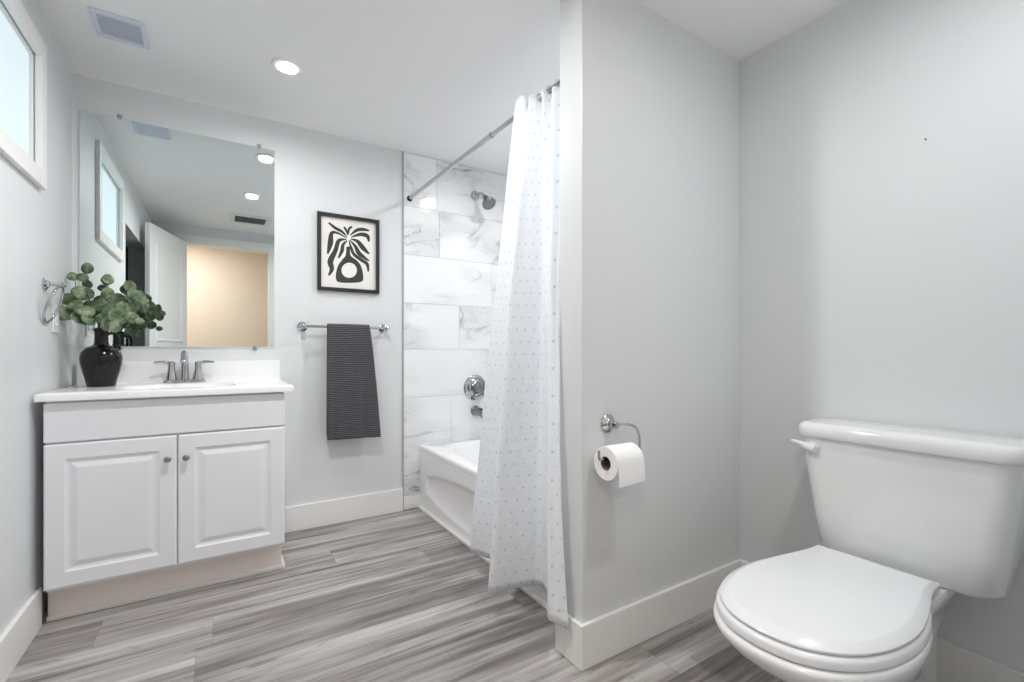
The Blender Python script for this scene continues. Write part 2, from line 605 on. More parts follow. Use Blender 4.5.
# door casing and jamb
mb = MB()
cw, ct = 0.075, 0.014
mb.box(OX0 - cw, OX0 + 0.006, YF, YF + ct, 0, OZ + cw, 0.004)
mb.box(OX1 - 0.006, OX1 + cw, YF, YF + ct, 0, OZ + cw, 0.004)
mb.box(OX0 + 0.006, OX1 - 0.006, YF, YF + ct, OZ - 0.006, OZ + cw, 0.004)
mb.box(OX0 - 0.001, OX0 + 0.012, -0.112, YF, 0, OZ)
mb.box(OX1 - 0.012, OX1 + 0.001, -0.112, YF, 0, OZ)
mb.box(OX0 + 0.012, OX1 - 0.012, -0.112, YF, OZ - 0.012, OZ + 0.001)
struct(mb.build('trim_1', M['trim']), 'white casing round the doorway seen in the mirror', 'trim')

# open door leaf
hx, hy = OX0 - 0.005, YF + 0.05
fx, fy = -0.527, 0.79
dv = Vector((fx - hx, fy - hy, 0))
Ld = dv.length
ang = math.atan2(dv.y, dv.x)
DT = 2.07
door = MB()
th = 0.035


def panel_face(mb, L, z0, z1, p, yface, sgn):
    """raised panel moulding on a leaf face: list of (x0,x1,za,zb)"""
    for (a, b, c, d) in p:
        for k, (ins, dep) in enumerate(((0.0, 0.004), (0.02, -0.004))):
            pass
        ring = []
        for ins, dep in ((0, 0.0), (0.008, 0.006), (0.02, 0.006), (0.035, 0.0005)):
            ring.append([(a + ins, yface + sgn * dep, c + ins), (b - ins, yface + sgn * dep, c + ins),
                         (b - ins, yface + sgn * dep, d - ins), (a + ins, yface + sgn * dep, d - ins)])
        mb.loft(ring, False, True)


door.box(0, Ld, -th, 0, 0.012, DT, 0.002)
panel_face(door, Ld, 0, 2, [(0.11, Ld - 0.11, 1.08, 1.94), (0.11, Ld - 0.11, 0.22, 0.93)], -th, -1)
panel_face(door, Ld, 0, 2, [(0.11, Ld - 0.11, 1.08, 1.94), (0.11, Ld - 0.11, 0.22, 0.93)], 0.0, 1)
R = Matrix.Translation((hx, hy, 0)) @ Matrix.Rotation(ang, 4, 'Z')
bmesh.ops.transform(door.bm, matrix=R, verts=door.bm.verts)
door_o = door.build('door_1', M['door'], origin=(hx, hy, 0))
struct(door_o, 'open white panelled door standing beside the doorway, seen in mirror', 'door')
hb = MB()
for sg in (1,):
    hb.lathe([(0.026, 0), (0.026, 0.006), (0.010, 0.010), (0.010, 0.03), (0.024, 0.04), (0.027, 0.052), (0.018, 0.064), (0.002, 0.067)],
             (Ld - 0.06, -th, 0.96), (0, -1, 0), 20)
bmesh.ops.transform(hb.bm, matrix=R, verts=hb.bm.verts)
hb.build('door_knob', M['nickel'], door_o, smooth=True)

# baseboards
bt = 0.015


def baseboard(name, segs, label):
    mb = MB()
    for (x0, x1, y0, y1) in segs:
        mb.box(x0, x1, y0, y1, 0, HB, 0.003, 2)
    struct(mb.build(name, M['trim']), label, 'baseboard')


baseboard('baseboard_left', [(XL, XL + bt, CY1 + 0.01, 2.335)], 'white baseboard along the left wall up to the vanity')
baseboard('baseboard_back', [(0.262, 0.968, YB - bt, YB)], 'white baseboard under the towel between vanity and tile')
baseboard('baseboard_partition', [(XE - bt, XR, YP - bt, YP), (XE - bt, XE, YP, YPB + 0.004)], 'white baseboard wrapping the partition wall end')
baseboard('baseboard_right', [(XR - bt, XR, YF, YP - bt)], 'white baseboard on the right wall behind the toilet')
baseboard('baseboard_front', [(OX1 + cw, XR - bt, YF, YF + bt)], 'white baseboard on the door wall')

# window
wf = MB()
wo = dict(y0=1.645, y1=2.370, z0=1.597, z1=2.13)
fx0, fx1 = XL, XL + 0.02
wf.box(fx0, fx1, wo['y0'], WY0 + 0.008, wo['z0'], wo['z1'], 0.003)
wf.box(fx0, fx1, WY1 - 0.008, wo['y1'], wo['z0'], wo['z1'], 0.003)
wf.box(fx0, fx1, WY0 + 0.008, WY1 - 0.008, wo['z0'], WZ0 + 0.008, 0.003)
wf.box(fx0, fx1, WY0 + 0.008, WY1 - 0.008, WZ1 - 0.008, wo['z1'], 0.003)
win = struct(wf.build('window_1', M['trim']), 'small high window in the left wall with white casing', 'window')
sf = MB()
sx0, sx1 = XL - 0.050, XL - 0.004
for (a, b, c, d) in ((WY0, WY0 + 0.014, WZ0, WZ1), (WY1 - 0.014, WY1, WZ0, WZ1), (WY0 + 0.014, WY1 - 0.014, WZ0, WZ0 + 0.014),
                     (WY0 + 0.014, WY1 - 0.014, WZ1 - 0.014, WZ1)):
    sf.box(sx0, sx1, a, b, c, d, 0.004)
sf.build('window_sash', M['plate'], win)
MB().box(XL - 0.020, XL - 0.014, WY0 + 0.012, WY1 - 0.012, WZ0 + 0.012, WZ1 - 0.012).build('window_pane', M['frost'], win)

# tiled surround: back wall, right wall and partition side, tile by tile over a grout bed
TX0 = 0.975
tile_face = []          # (verts, seed)


def tiled(mb, seeds, origin, du, nrm, u0, u1, z_list, joints, th=0.006, gap=0.0010):
    o, du, nrm = Vector(origin), Vector(du), Vector(nrm)
    for r in range(len(z_list) - 1):
        za, zb = z_list[r], z_list[r + 1]
        js = sorted([u0] + [j for j in joints[r] if u0 + 0.02 < j < u1 - 0.02] + [u1])
        for a, b in zip(js, js[1:]):
            sd = random.random()
            ring0 = [o + du * uu + Vector((0, 0, zz)) for uu, zz in ((a + gap, za + gap), (b - gap, za + gap), (b - gap, zb - gap), (a + gap, zb - gap))]
            e = 0.0012
            ring1 = [p + nrm * (th - e) for p in ring0]
            ring2 = [o + du * uu + Vector((0, 0, zz)) + nrm * th for uu, zz in
                     ((a + gap + e, za + gap + e), (b - gap - e, za + gap + e), (b - gap - e, zb - gap - e), (a + gap + e, zb - gap - e))]
            f0 = len(mb.bm.faces)
            mb.loft([ring0, ring1, ring2], False, True)
            seeds += [sd] * (len(mb.bm.faces) - f0)


zl = [0.002, 0.089, 0.391, 0.708, 1.013, 1.305, 1.612, 1.918, ZC - 0.002]
jo = [[1.3], [1.5], [1.30], [1.62, 2.2], [1.36], [1.612], [1.215], [1.197, 1.80]]
mb = MB()
seeds = []
tiled(mb, seeds, (0, YB - 0.003, 0), (1, 0, 0), (0, -1, 0), TX0, XR - 0.009, zl, jo)
tiled(mb, seeds, (XR - 0.003, 0, 0), (0, 1, 0), (-1, 0, 0), YPB + 0.009, YB - 0.009, zl[2:], [[1.5, 2.1], [1.8, 2.4], [1.5, 2.1], [1.8, 2.4], [1.5, 2.1], [1.8, 2.4]])
tiled(mb, seeds, (0, YPB + 0.003, 0), (1, 0, 0), (0, 1, 0), 1.09, XR - 0.009, zl[2:], [[1.5], [1.3], [1.5], [1.3], [1.5], [1.3]])
bmesh.ops.recalc_face_normals(mb.bm, faces=mb.bm.faces)
tw = mb.build('wall_tile', M['tile'])
at = tw.data.attributes.new('seed', 'FLOAT', 'FACE')
at.data.foreach_set('value', seeds)
struct(tw, 'glossy white marble look tiles around the bathtub', 'wall')
gb = MB()
gb.box(TX0, XR - 0.0004, YB - 0.0042, YB - 0.0004, 0.0, ZC - 0.001)
gb.box(XR - 0.0042, XR - 0.0004, YPB + 0.0044, YB - 0.0044, 0.38, ZC - 0.001)
gb.box(1.09, XR - 0.0044, YPB + 0.0004, YPB + 0.0042, 0.38, ZC - 0.001)
gbo = gb.build('tile_grout', M['grout'], tw)
struct(MB().box(TX0 - 0.007, TX0 - 0.0005, YB - 0.011, YB - 0.0003, 0.0, ZC - 0.001, 0.002).build('trim_2', M['strip']),
       'thin metal edge strip where tile meets painted wall', 'trim')

# ================================================================== CEILING LIGHTS AND VENTS


def downlight(x, y, z, label, watts, col=(0.99, 0.995, 1.0)):
    t = thing('recessed_light', label, 'ceiling light', (x, y, z - 0.0185), 'recessed ceiling lights')
    MB().lathe([(0.043, -0.004), (0.058, -0.0035), (0.061, 0.0), (0.061, 0.003), (0.044, 0.003), (0.043, -0.004)], (x, y, z - 0.0035), n=40,
               cap0=False, cap1=False).build('trim_ring', M['trim'], t, smooth=True)
    MB().lathe([(0.0, -0.013), (0.018, -0.0115), (0.034, -0.007), (0.0405, -0.002), (0.0425, 0.002), (0.0, 0.0022)], (x, y, z - 0.0035), n=40, cap0=False,
               cap1=False).build('diffuser', M['bulb'], t, smooth=True)
    ld = bpy.data.lights.new('downlight', 'AREA')
    ld.shape = 'DISK'
    ld.size = 0.075
    ld.energy = watts
    ld.color = col
    ld.spread = math.radians(172)
    lo = bpy.data.objects.new('downlight', ld)
    lo.parent = t
    lo.location = (0, 0, 0.0)
    C.objects.link(lo)
    return t


downlight(0.25, 2.25, ZC, 'round lit recessed light in the ceiling above the vanity', LAMP_W * 0.58)
downlight(0.216, 1.377, ZC, 'round lit recessed light nearer the door, seen only in mirror', LAMP_W * 2.0)
downlight(1.478, 1.97, ZC, 'round recessed light above the bathtub, seen as glints on tile', LAMP_W * 1.0)
downlight(1.10, 0.30, ZC2, 'round recessed light above the toilet, out of the frame', 4.6)
hl = bpy.data.lights.new('hall_lamp', 'AREA')
hl.shape = 'DISK'
hl.size = 0.5
hl.energy = HALL_W
hl.color = (1.0, 0.95, 0.89)
hlo = bpy.data.objects.new('hall_lamp', hl)
hlo.location = (-0.45, -0.40, 2.285)
C.objects.link(hlo)

# supply vent above the vanity
vx0, vx1, vy0, vy1 = -0.41, -0.245, 2.24, 2.42
t = thing('ceiling_vent', 'pale bluish square supply vent in the ceiling near the window', 'vent', ((vx0 + vx1) / 2, (vy0 + vy1) / 2, ZC - 0.012))
fr = MB()
w = 0.018
for (a, b, c, d) in ((vx0, vx1, vy0, vy0 + w), (vx0, vx1, vy1 - w, vy1), (vx0, vx0 + w, vy0 + w, vy1 - w), (vx1 - w, vx1, vy0 + w, vy1 - w)):
    fr.box(a, b, c, d, ZC - 0.010, ZC - 0.0005, 0.003)
fr.build('frame', M['vent'], t)
MB().box(vx0 + w, vx1 - w, vy0 + w, vy1 - w, ZC - 0.002, ZC - 0.0005).build('duct_back', M['vent'], t)
sl = MB()
for k in range(9):
    yy = vy0 + w + 0.008 + k * (vy1 - vy0 - 2 * w - 0.016) / 8
    sl.prism([(vx0 + w, yy - 0.0078, ZC - 0.0075), (vx0 + w, yy + 0.0072, ZC - 0.0052), (vx0 + w, yy + 0.0072, ZC - 0.0062), (vx0 + w, yy - 0.0078, ZC - 0.0085)],
             (vx1 - vx0 - 2 * w, 0, 0))
sl.build('louvers', M['vent'], t)

# exhaust vent, seen in the mirror
ex0, ex1, ey0, ey1 = 0.070, 0.415, 0.41, 0.735
t = thing('exhaust_vent', 'white exhaust vent with dark slots, seen in the mirror', 'vent', ((ex0 + ex1) / 2, (ey0 + ey1) / 2, ZC - 0.012))
a0, a1, b0, b1 = 0.115, 0.370, 0.455, 0.690
fr = MB()
for (a, b, c, d) in ((ex0, ex1, ey0, b0), (ex0, ex1, b1, ey1), (ex0, a0, b0, b1), (a1, ex1, b0, b1)):
    fr.box(a, b, c, d, ZC - 0.010, ZC - 0.0005, 0.002)
fr.build('frame', M['vent_white'], t)
MB().box(a0, a1, b0, b1, ZC - 0.003, ZC - 0.0005).build('duct_back', M['vent_dark'], t)
sl = MB()
for k in range(6):
    yy = b0 + 0.014 + k * (b1 - b0 - 0.028) / 5
    sl.box(a0, a1, yy - 0.003, yy + 0.003, ZC - 0.009, ZC - 0.005)
sl.build('louvers', M['vent_slat'], t)

# ================================================================== VANITY
VX0, VX1 = -0.533, 0.243
VYF = 2.298           # face of the carcass; doors stand proud of it
CT0, CT1 = 0.822, 0.849
van = thing('vanity_cabinet', 'white two-door bathroom vanity cabinet under the mirror', 'cabinet', (-0.145, 2.56, 0))
cb = MB()
cb.box(VX0 + 0.004, VX1 - 0.004, VYF, YB - 0.001, 0.132, CT0 - 0.14)
cb.box(VX0 + 0.004, VX1 - 0.004, VYF, VYF + 0.016, CT0 - 0.14, CT0 - 0.0005)
cb.box(VX0 + 0.004, VX0 + 0.02, VYF + 0.016, YB - 0.001, CT0 - 0.14, CT0 - 0.0005)
cb.box(VX1 - 0.02, VX1 - 0.004, VYF + 0.016, YB - 0.001, CT0 - 0.14, CT0 - 0.0005)
cb.build('body', M['cabinet'], van)


def raised_door(x0, x1, z0, z1, yf=VYF - 0.0005, t=0.018):
    mb = MB()
    yo = yf - t
    mi = 0.055

    def ring(ins, y):
        return [(x0 + ins, y, z0 + ins), (x1 - ins, y, z0 + ins), (x1 - ins, y, z1 - ins), (x0 + ins, y, z1 - ins)]

    rs = [ring(0, yf), ring(0, yo + 0.005), ring(0.002, yo + 0.002), ring(0.006, yo), ring(mi, yo), ring(mi + 0.004, yo + 0.005),
          ring(mi + 0.010, yo + 0.008), ring(mi + 0.016, yo + 0.0085), ring(mi + 0.032, yo + 0.002), ring(mi + 0.037, yo + 0.001)]
    mb.loft(rs, True, True)
    return mb


DM = -0.145
for (a, b, kx) in ((VX0, DM - 0.002, DM - 0.031), (DM + 0.002, VX1, DM + 0.029)):
    d = raised_door(a, b, 0.1435, 0.664).build('door', M['cabinet'], van)
    MB().lathe([(0.007, 0), (0.006, 0.004), (0.0045, 0.010), (0.005, 0.014), (0.010, 0.019), (0.0125, 0.025), (0.010, 0.030), (0.001, 0.032)],
               (kx, VYF - 0.0185, 0.574), (0, -1, 0), 20).build('knob', M['nickel'], d, smooth=True)
MB().box(VX0, VX1, VYF - 0.0185, VYF - 0.0005, 0.671, 0.813, 0.004, 3).build('false_drawer_front', M['cabinet'], van)
kk = MB()
kk.box(VX0 - 0.008, VX1 - 0.004, 2.370, YB - 0.02, 0.0, 0.131)
kk.build('toe_kick', M['kick'], van)
sm = MB()
sm.box(VX0 - 0.010, VX1 + 0.010, 2.355, 2.3695, 0.0, 0.018, 0.004)
sm.box(VX1 - 0.0035, VX1 + 0.010, 2.370, 2.806, 0.0, 0.018, 0.004)
sm.build('shoe_moulding', M['trim'], van)

# countertop with moulded basin and backsplash
TXa, TXb, TYa, TYb = -0.549, 0.277, 2.255, 2.8215
BX, BY, BRX, BRY = -0.144, 2.505, 0.205, 0.150
ct = MB()
bm = ct.bm
NX = 64


def sq(a, k=3.2):
    c, s = math.cos(a), math.sin(a)
    r = (abs(c) ** k + abs(s) ** k) ** (-1 / k)
    return c * r, s * r


def outer_pt(a):
    c, s = math.cos(a), math.sin(a)
    k = 1e9
    if c > 1e-9: k = min(k, (TXb - BX) / c)
    if c < -1e-9: k = min(k, (TXa - BX) / c)
    if s > 1e-9: k = min(k, (TYb - BY) / s)
    if s < -1e-9: k = min(k, (TYa - BY) / s)
    return BX + c * k, BY + s * k


angs = sorted([2 * PI * i / NX for i in range(NX)] +
              [math.atan2(yy - BY, xx - BX) % (2 * PI) for xx in (TXa, TXb) for yy in (TYa, TYb)])
rings = []
E = 0.006


def clampring(ins, z):
    out = []
    for a in angs:
        x, y = outer_pt(a)
        out.append((min(max(x, TXa + ins), TXb - ins), min(max(y, TYa + ins), TYb), z))
    return out


rings.append(clampring(0.0, CT0))
rings.append(clampring(0.0, CT1 - E))
rings.append(clampring(0.002, CT1 - 0.002))
rings.append(clampring(E, CT1))
for (k, z) in ((1.06, CT1), (1.0, CT1 - 0.003), (0.965, CT1 - 0.014), (0.90, CT1 - 0.05), (0.78, CT1 - 0.085), (0.55, CT1 - 0.105), (0.2, CT1 - 0.112), (0.08, CT1 - 0.114)):
    rings.append([(BX + BRX * k * sq(a)[0], BY + BRY * k * sq(a)[1], z) for a in angs])
ct.loft(rings, True, True)
cto = ct.build('countertop', M['counter'], None, smooth=True, origin=(-0.144, 2.53, CT0), angle=35)
tag(cto, 'white moulded vanity countertop with sunken rectangular basin', 'countertop')
MB().box(TXa + 0.002, TXb - 0.002, 2.800, YB - 0.001, CT1 - 0.001, 0.951, 0.003).build('backsplash', M['counter'], cto)
MB().lathe([(0.0, 0.004), (0.016, 0.004), (0.021, 0.002), (0.022, 0.0), (0.0, 0.0)], (BX, BY, CT1 - 0.1135), n=24, cap0=False, cap1=False).build('drain', M['chrome'], cto, smooth=True)

# faucet
FX, FY = -0.144, 2.735
t = thing('bathroom_faucet', 'chrome two-handle faucet behind the vanity basin', 'faucet', (FX, FY, CT1))
bp = MB()
pl = []
for i in range(40):
    a = 2 * PI * i / 40
    c, s = math.cos(a), math.sin(a)
    pl.append((FX + 0.085 * math.copysign(abs(c) ** 0.6, c), FY + 0.027 * math.copysign(abs(s) ** 0.8, s)))
bp.loft([[(x, y, CT1 + 0.0003) for x, y in pl], [(x, y, CT1 + 0.010) for x, y in pl],
         [(FX + (x - FX) * 0.94, FY + (y - FY) * 0.8, CT1 + 0.016) for x, y in pl]])
bp.build('base_plate', M['chrome'], t, smooth=True)
sp = MB()
path = catmull([(FX, FY, CT1 + 0.012), (FX, FY, CT1 + 0.06), (FX, FY - 0.008, CT1 + 0.115), (FX, FY - 0.035, CT1 + 0.142), (FX, FY - 0.075, CT1 + 0.140),
                (FX, FY - 0.105, CT1 + 0.112)], 6)
rr = [0.0175 - 0.0055 * min(1, i / (len(path) * 0.55)) for i in range(len(path))]
sp.tube(path, rr, 16)
sp.lathe([(0.012, 0), (0.0135, 0.003), (0.0135, 0.014), (0.011, 0.016)], (FX, FY - 0.104, CT1 + 0.114), (0, -0.55, -0.83), 20)
sp.build('spout', M['chrome'], t, smooth=True)
MB().tube([(FX, FY + 0.022, CT1 + 0.012), (FX, FY + 0.022, CT1 + 0.07)], 0.0025, 8).lathe(
    [(0.003, 0), (0.006, 0.004), (0.006, 0.01), (0.002, 0.013)], (FX, FY + 0.022, CT1 + 0.068), n=12).build('lift_rod', M['chrome'], t, smooth=True)
for sg in (-1, 1):
    hx_ = FX + sg * 0.053
    h = MB()
    h.lathe([(0.024, 0), (0.0235, 0.008), (0.019, 0.03), (0.0145, 0.058), (0.014, 0.075), (0.016, 0.082), (0.014, 0.09), (0.004, 0.094)], (hx_, FY, CT1 + 0.010), n=24)
    path = catmull([(hx_, FY, CT1 + 0.088), (hx_ + sg * 0.02, FY - 0.004, CT1 + 0.098), (hx_ + sg * 0.045, FY - 0.008, CT1 + 0.099), (hx_ + sg * 0.066, FY - 0.012, CT1 + 0.097)], 4)
    h.tube(path, [0.010 - 0.0045 * i / (len(path) - 1) for i in range(len(path))], 12)
    h.build('handle', M['chrome'], t, smooth=True)

# mirror
MX0, MX1, MZ0, MZ1 = -0.541, 0.253, 1.019, 2.098
t = thing('wall_mirror', 'large frameless rectangular mirror above the vanity', 'mirror', ((MX0 + MX1) / 2, YB, MZ0))
mg = MB()


def mring(ins, y):
    return [(MX0 + ins, y, MZ0 + ins), (MX1 - ins, y, MZ0 + ins), (MX1 - ins, y, MZ1 - ins), (MX0 + ins, y, MZ1 - ins)]


mg.loft([mring(0, YB - 0.0005), mring(0, YB - 0.0050)], True, False, 1)
mg.loft([mring(0, YB - 0.0050), mring(0.004, YB - 0.0062)], False, False, 1)
mg.loft([mring(0.004, YB - 0.0062)], False, True, 0)
mg.build('mirror_glass', [M['mirror'], M['mirror_edge']], t)
for (x, z, dz) in ((0.176, MZ1, 1), (0.155, MZ0, -1), (-0.40, MZ1, 1), (-0.40, MZ0, -1)):
    k = MB()
    k.box(x - 0.007, x + 0.007, YB - 0.010, YB - 0.0063, z - 0.010 if dz > 0 else z - 0.012, z + 0.012 if dz > 0 else z + 0.010, 0.0015)
    k.box(x - 0.009, x + 0.009, YB - 0.0063, YB - 0.0004, z + 0.001 if dz > 0 else z - 0.012, z + 0.012 if dz > 0 else z - 0.001, 0.001)
    k.build('mirror_clip', M['chrome'], t)

# ================================================================== VASE AND EUCALYPTUS
VC = Vector((-0.431, 2.615, CT1))
t = thing('ceramic_vase', 'black glazed jug vase with a loop handle on the countertop', 'vase', VC)
vs = MB()
prof = [(0.056, 0.0), (0.060, 0.003), (0.066, 0.03), (0.077, 0.065), (0.086, 0.10), (0.0875, 0.125), (0.082, 0.147), (0.066, 0.163), (0.045, 0.172), (0.033, 0.178),
        (0.0295, 0.188), (0.0285, 0.215), (0.0295, 0.236), (0.033, 0.242), (0.033, 0.248), (0.029, 0.250), (0.025, 0.247), (0.024, 0.225), (0.024, 0.19)]
vs.lathe([(r * 0.80, h_) for r, h_ in prof], VC + Vector((0, 0, 0.0003)), n=44, cap1=True)
vs.build('body', M['vase'], t, smooth=True)
hdir = Vector((0.93, 0.37, 0)).normalized()
hp = catmull([VC + hdir * 0.020 + Vector((0, 0, 0.226)), VC + hdir * 0.040 + Vector((0, 0, 0.230)), VC + hdir * 0.056 + Vector((0, 0, 0.212)),
              VC + hdir * 0.056 + Vector((0, 0, 0.185)), VC + hdir * 0.044 + Vector((0, 0, 0.160))], 6)
MB().tube(hp, 0.0075, 12).build('handle', M['vase'], t, smooth=True)

# stems (paths from the vase mouth) with the leaves that belong to each
CAMP = Vector((0, 0, 1.0))
FW = Vector((math.sin(YAW), math.cos(YAW), 0))
RT = Vector((math.cos(YAW), -math.sin(YAW), 0))
mouth = VC + Vector((0, 0, 0.246))
inside = VC + Vector((0, 0, 0.10))


def at(dx, dz, dy=0.0):
    """a point near the vase: offset sideways, in depth and in height from the mouth"""
    return mouth + RT * (dx * 0.93) + FW * dy + Vector((0, 0, dz))


LEAVES = [  # sideways, height, depth, radius, stem index
    (-0.136, 0.226, 0.005, 0.028, 0), (-0.110, 0.125, -0.03, 0.041, 0), (-0.104, 0.062, -0.06, 0.050, 0), (-0.070, 0.104, -0.05, 0.040, 0), (-0.046, 0.045, -0.06, 0.036, 0),
    (-0.045, 0.257, -0.02, 0.035, 1), (-0.056, 0.217, -0.03, 0.027, 1), (-0.054, 0.152, -0.03, 0.046, 1), (-0.020, 0.073, -0.05, 0.042, 1), (-0.010, 0.036, -0.05, 0.034, 1), (0.010, 0.100, -0.02, 0.042, 1),
    (0.022, 0.215, 0.01, 0.031, 2), (0.030, 0.152, 0.00, 0.040, 2), (0.008, 0.125, 0.03, 0.038, 2), (0.040, 0.045, -0.04, 0.036, 2), (0.060, 0.080, -0.02, 0.042, 2), (0.068, 0.132, 0.01, 0.040, 2), (-0.02, 0.118, 0.05, 0.036, 2),
    (0.131, 0.183, 0.00, 0.031, 3), (0.163, 0.146, -0.02, 0.037, 3), (0.206, 0.135, -0.03, 0.030, 3), (0.232, 0.114, -0.04, 0.023, 3), (0.148, 0.122, 0.02, 0.034, 3), (0.098, 0.094, 0.00, 0.040, 3), (0.195, 0.094, 0.00, 0.031, 3), (0.105, 0.140, 0.04, 0.034, 3),
    (0.228, 0.030, -0.06, 0.023, 4), (0.182, 0.047, -0.05, 0.038, 4), (0.134, 0.050, -0.06, 0.042, 4), (0.130, 0.010, -0.07, 0.042, 4), (0.086, 0.022, -0.06, 0.038, 4), (0.158, 0.090, -0.02, 0.038, 4), (0.10, 0.056, 0.02, 0.036, 4),
]
STEMS = [
    ([(-0.004, 0.0, 0), (-0.045, 0.075, -0.02), (-0.09, 0.145, -0.02), (-0.124, 0.200, 0.003)], 'eucalyptus sprig leaning furthest left, towards the towel ring'),
    ([(-0.006, 0.0, -0.005), (-0.02, 0.08, -0.02), (-0.04, 0.17, -0.03), (-0.045, 0.235, -0.02)], 'tallest upright eucalyptus sprig in the black vase'),
    ([(0.002, 0.0, 0.006), (0.012, 0.08, 0.01), (0.02, 0.15, 0.01), (0.022, 0.195, 0.01)], 'middle upright eucalyptus sprig with one round leaf on top'),
    ([(0.008, 0.0, 0.002), (0.06, 0.075, 0.01), (0.13, 0.13, 0.0), (0.215, 0.125, -0.03)], 'eucalyptus sprig arching right, across the door in the mirror'),
    ([(0.010, 0.0, -0.006), (0.055, 0.03, -0.03), (0.13, 0.05, -0.05), (0.215, 0.035, -0.06)], 'lowest eucalyptus sprig drooping right over the vase handle'),
]


def add_leaf(mb, uvl, c, r, nrm, up):
    nrm = nrm.normalized()
    up = (up - nrm * up.dot(nrm)).normalized()
    sd = up.cross(nrm)
    NR, NA = 4, 18
    cup = random.uniform(0.10, 0.30)
    asp = random.uniform(0.82, 1.0)
    cv = mb.bm.verts.new(c)
    uvs = {cv: (0.5, 0.5)}
    prev = None
    for k in range(1, NR + 1):
        q = k / NR
        cur = []
        for i in range(NA):
            a = 2 * PI * i / NA
            x, y = math.cos(a) * q * asp, math.sin(a) * q
            y += 0.10 * max(0, math.sin(a)) ** 6 * q
            zz = -cup * (x * x) * 0.9 + 0.10 * y * y * (1 if y > 0 else -0.4)
            v = mb.bm.verts.new(c + sd * (x * r) + up * (y * r) + nrm * (zz * r))
            uvs[v] = (0.5 + x / 2, 0.5 + y / 2)
            cur.append(v)
        for i in range(NA):
            j = (i + 1) % NA
            if prev is None:
                f = mb.bm.faces.new((cv, cur[i], cur[j]))
            else:
                f = mb.bm.faces.new((prev[i], cur[i], cur[j], prev[j]))
            for l in f.loops:
                l[uvl].uv = uvs[l.vert]
        prev = cur
    return c - up * r * 0.98


rl = random.Random(11)
for si, (pts, label) in enumerate(STEMS):
    P = [inside + Vector((0.004 * (si - 2), 0.002 * (si % 3 - 1), 0))] + [at(a, b, d) for a, b, d in pts]
    path = [Vector(p) for p in catmull([tuple(p) for p in P], 6)]
    root = thing('eucalyptus_sprig', label, 'plant', mouth, 'eucalyptus sprigs in the vase')
    st = MB()
    st.tube(path, [0.0026 - 0.0012 * i / (len(path) - 1) for i in range(len(path))], 7)
    lf = MB()
    uvl = lf.bm.loops.layers.uv.new('UVMap')
    upper = path[6:]
    for (a, b, d, r, k) in LEAVES:
        if k != si:
            continue
        c = at(a, b, d)
        near = min(upper, key=lambda p: (p - c).length)
        up = (c - near) if (c - near).length > 0.01 else (path[-1] - path[-3])
        up = up.normalized() + Vector((0, 0, 0.25))
        toC = (CAMP - c).normalized()
        nrm = toC + Vector((rl.uniform(-.55, .55), rl.uniform(-.3, .3), rl.uniform(-.2, .75)))
        base = add_leaf(lf, uvl, c, r * rl.uniform(0.66, 0.86), nrm, up)
        st.tube([near, (near + base) / 2 + Vector((0, 0, 0.003)), base], 0.0011, 6)
    st.build('stem', M['stem'], root, smooth=True)
    lo = lf.build('leaves', M['leaf'], root, smooth=True, angle=80)
    so = lo.modifiers.new('thickness', 'SOLIDIFY')
    so.thickness = 0.0007

# ================================================================== LEFT WALL FITTINGS
ry, rz = 2.418, 1.254
t = thing('towel_ring', 'chrome towel ring on the left wall beside the vase', 'towel ring', (XL, ry, rz))
MB().lathe([(0.024, 0), (0.024, 0.005), (0.019, 0.008), (0.013, 0.012), (0.010, 0.016), (0.0, 0.017)], (XL + 0.0004, ry, rz), (1, 0, 0), 28, cap1=False).build('wall_flange', M['chrome'], t, smooth=True)
MB().tube([(XL + 0.012, ry, rz), (XL + 0.050, ry, rz)], 0.0065, 14).lathe([(0.009, -0.008), (0.011, 0), (0.009, 0.008), (0.002, 0.012)], (XL + 0.050, ry, rz), (1, 0, 0), 16).build('post', M['chrome'], t, smooth=True)
rg = MB()
rr_ = 0.072
tl = math.radians(17)
cpt = Vector((XL + 0.048, ry, rz - 0.006))
rpts = []
for i in range(48):
    a = 2 * PI * i / 48
    yy = rr_ * math.sin(a)
    zz = rr_ * (math.cos(a) - 1)
    rpts.append(cpt + Vector((zz * math.sin(tl), yy, zz * math.cos(tl))))
rg.tube(rpts, 0.0045, 10, closed=True)
rg.build('ring', M['chrome'], t, smooth=True)

t = thing('wall_switch', 'white switch plate on the left wall behind the towel ring', 'switch', (XL, 2.545, 1.09))
MB().box(XL + 0.0004, XL + 0.006, 2.51, 2.58, 1.075, 1.19, 0.002).build('cover_plate', M['plate'], t)
MB().box(XL + 0.0061, XL + 0.010, 2.529, 2.561, 1.10, 1.165, 0.002).build('rocker', M['plate'], t)

# ================================================================== BACK WALL FITTINGS
# picture
PX0, PX1, PZ0, PZ1 = 0.466, 0.817, 1.350, 1.796
pf = thing('framed_print', 'black framed abstract vase print above the towel bar', 'picture', ((PX0 + PX1) / 2, YB, PZ0))
fr = MB()
fw_, yd = 0.019, 0.026


def fring(ins, y):
    return [(PX0 + ins, y, PZ0 + ins), (PX1 - ins, y, PZ0 + ins), (PX1 - ins, y, PZ1 - ins), (PX0 + ins, y, PZ1 - ins)]


fr.loft([fring(0, YB - 0.0006), fring(0, YB - yd + 0.002), fring(0.002, YB - yd), fring(fw_ - 0.001, YB - yd), fring(fw_, YB - yd + 0.001), fring(fw_, YB - 0.008)], True, False)
fr.build('frame', M['frame'], pf)
art = MB()
yA = YB - 0.008
art.box(PX0 + fw_, PX1 - fw_, yA - 0.0005, yA + 0.001, PZ0 + fw_, PZ1 - fw_)
for f in art.bm.faces:
    f.material_index = 0
yI = yA - 0.0011


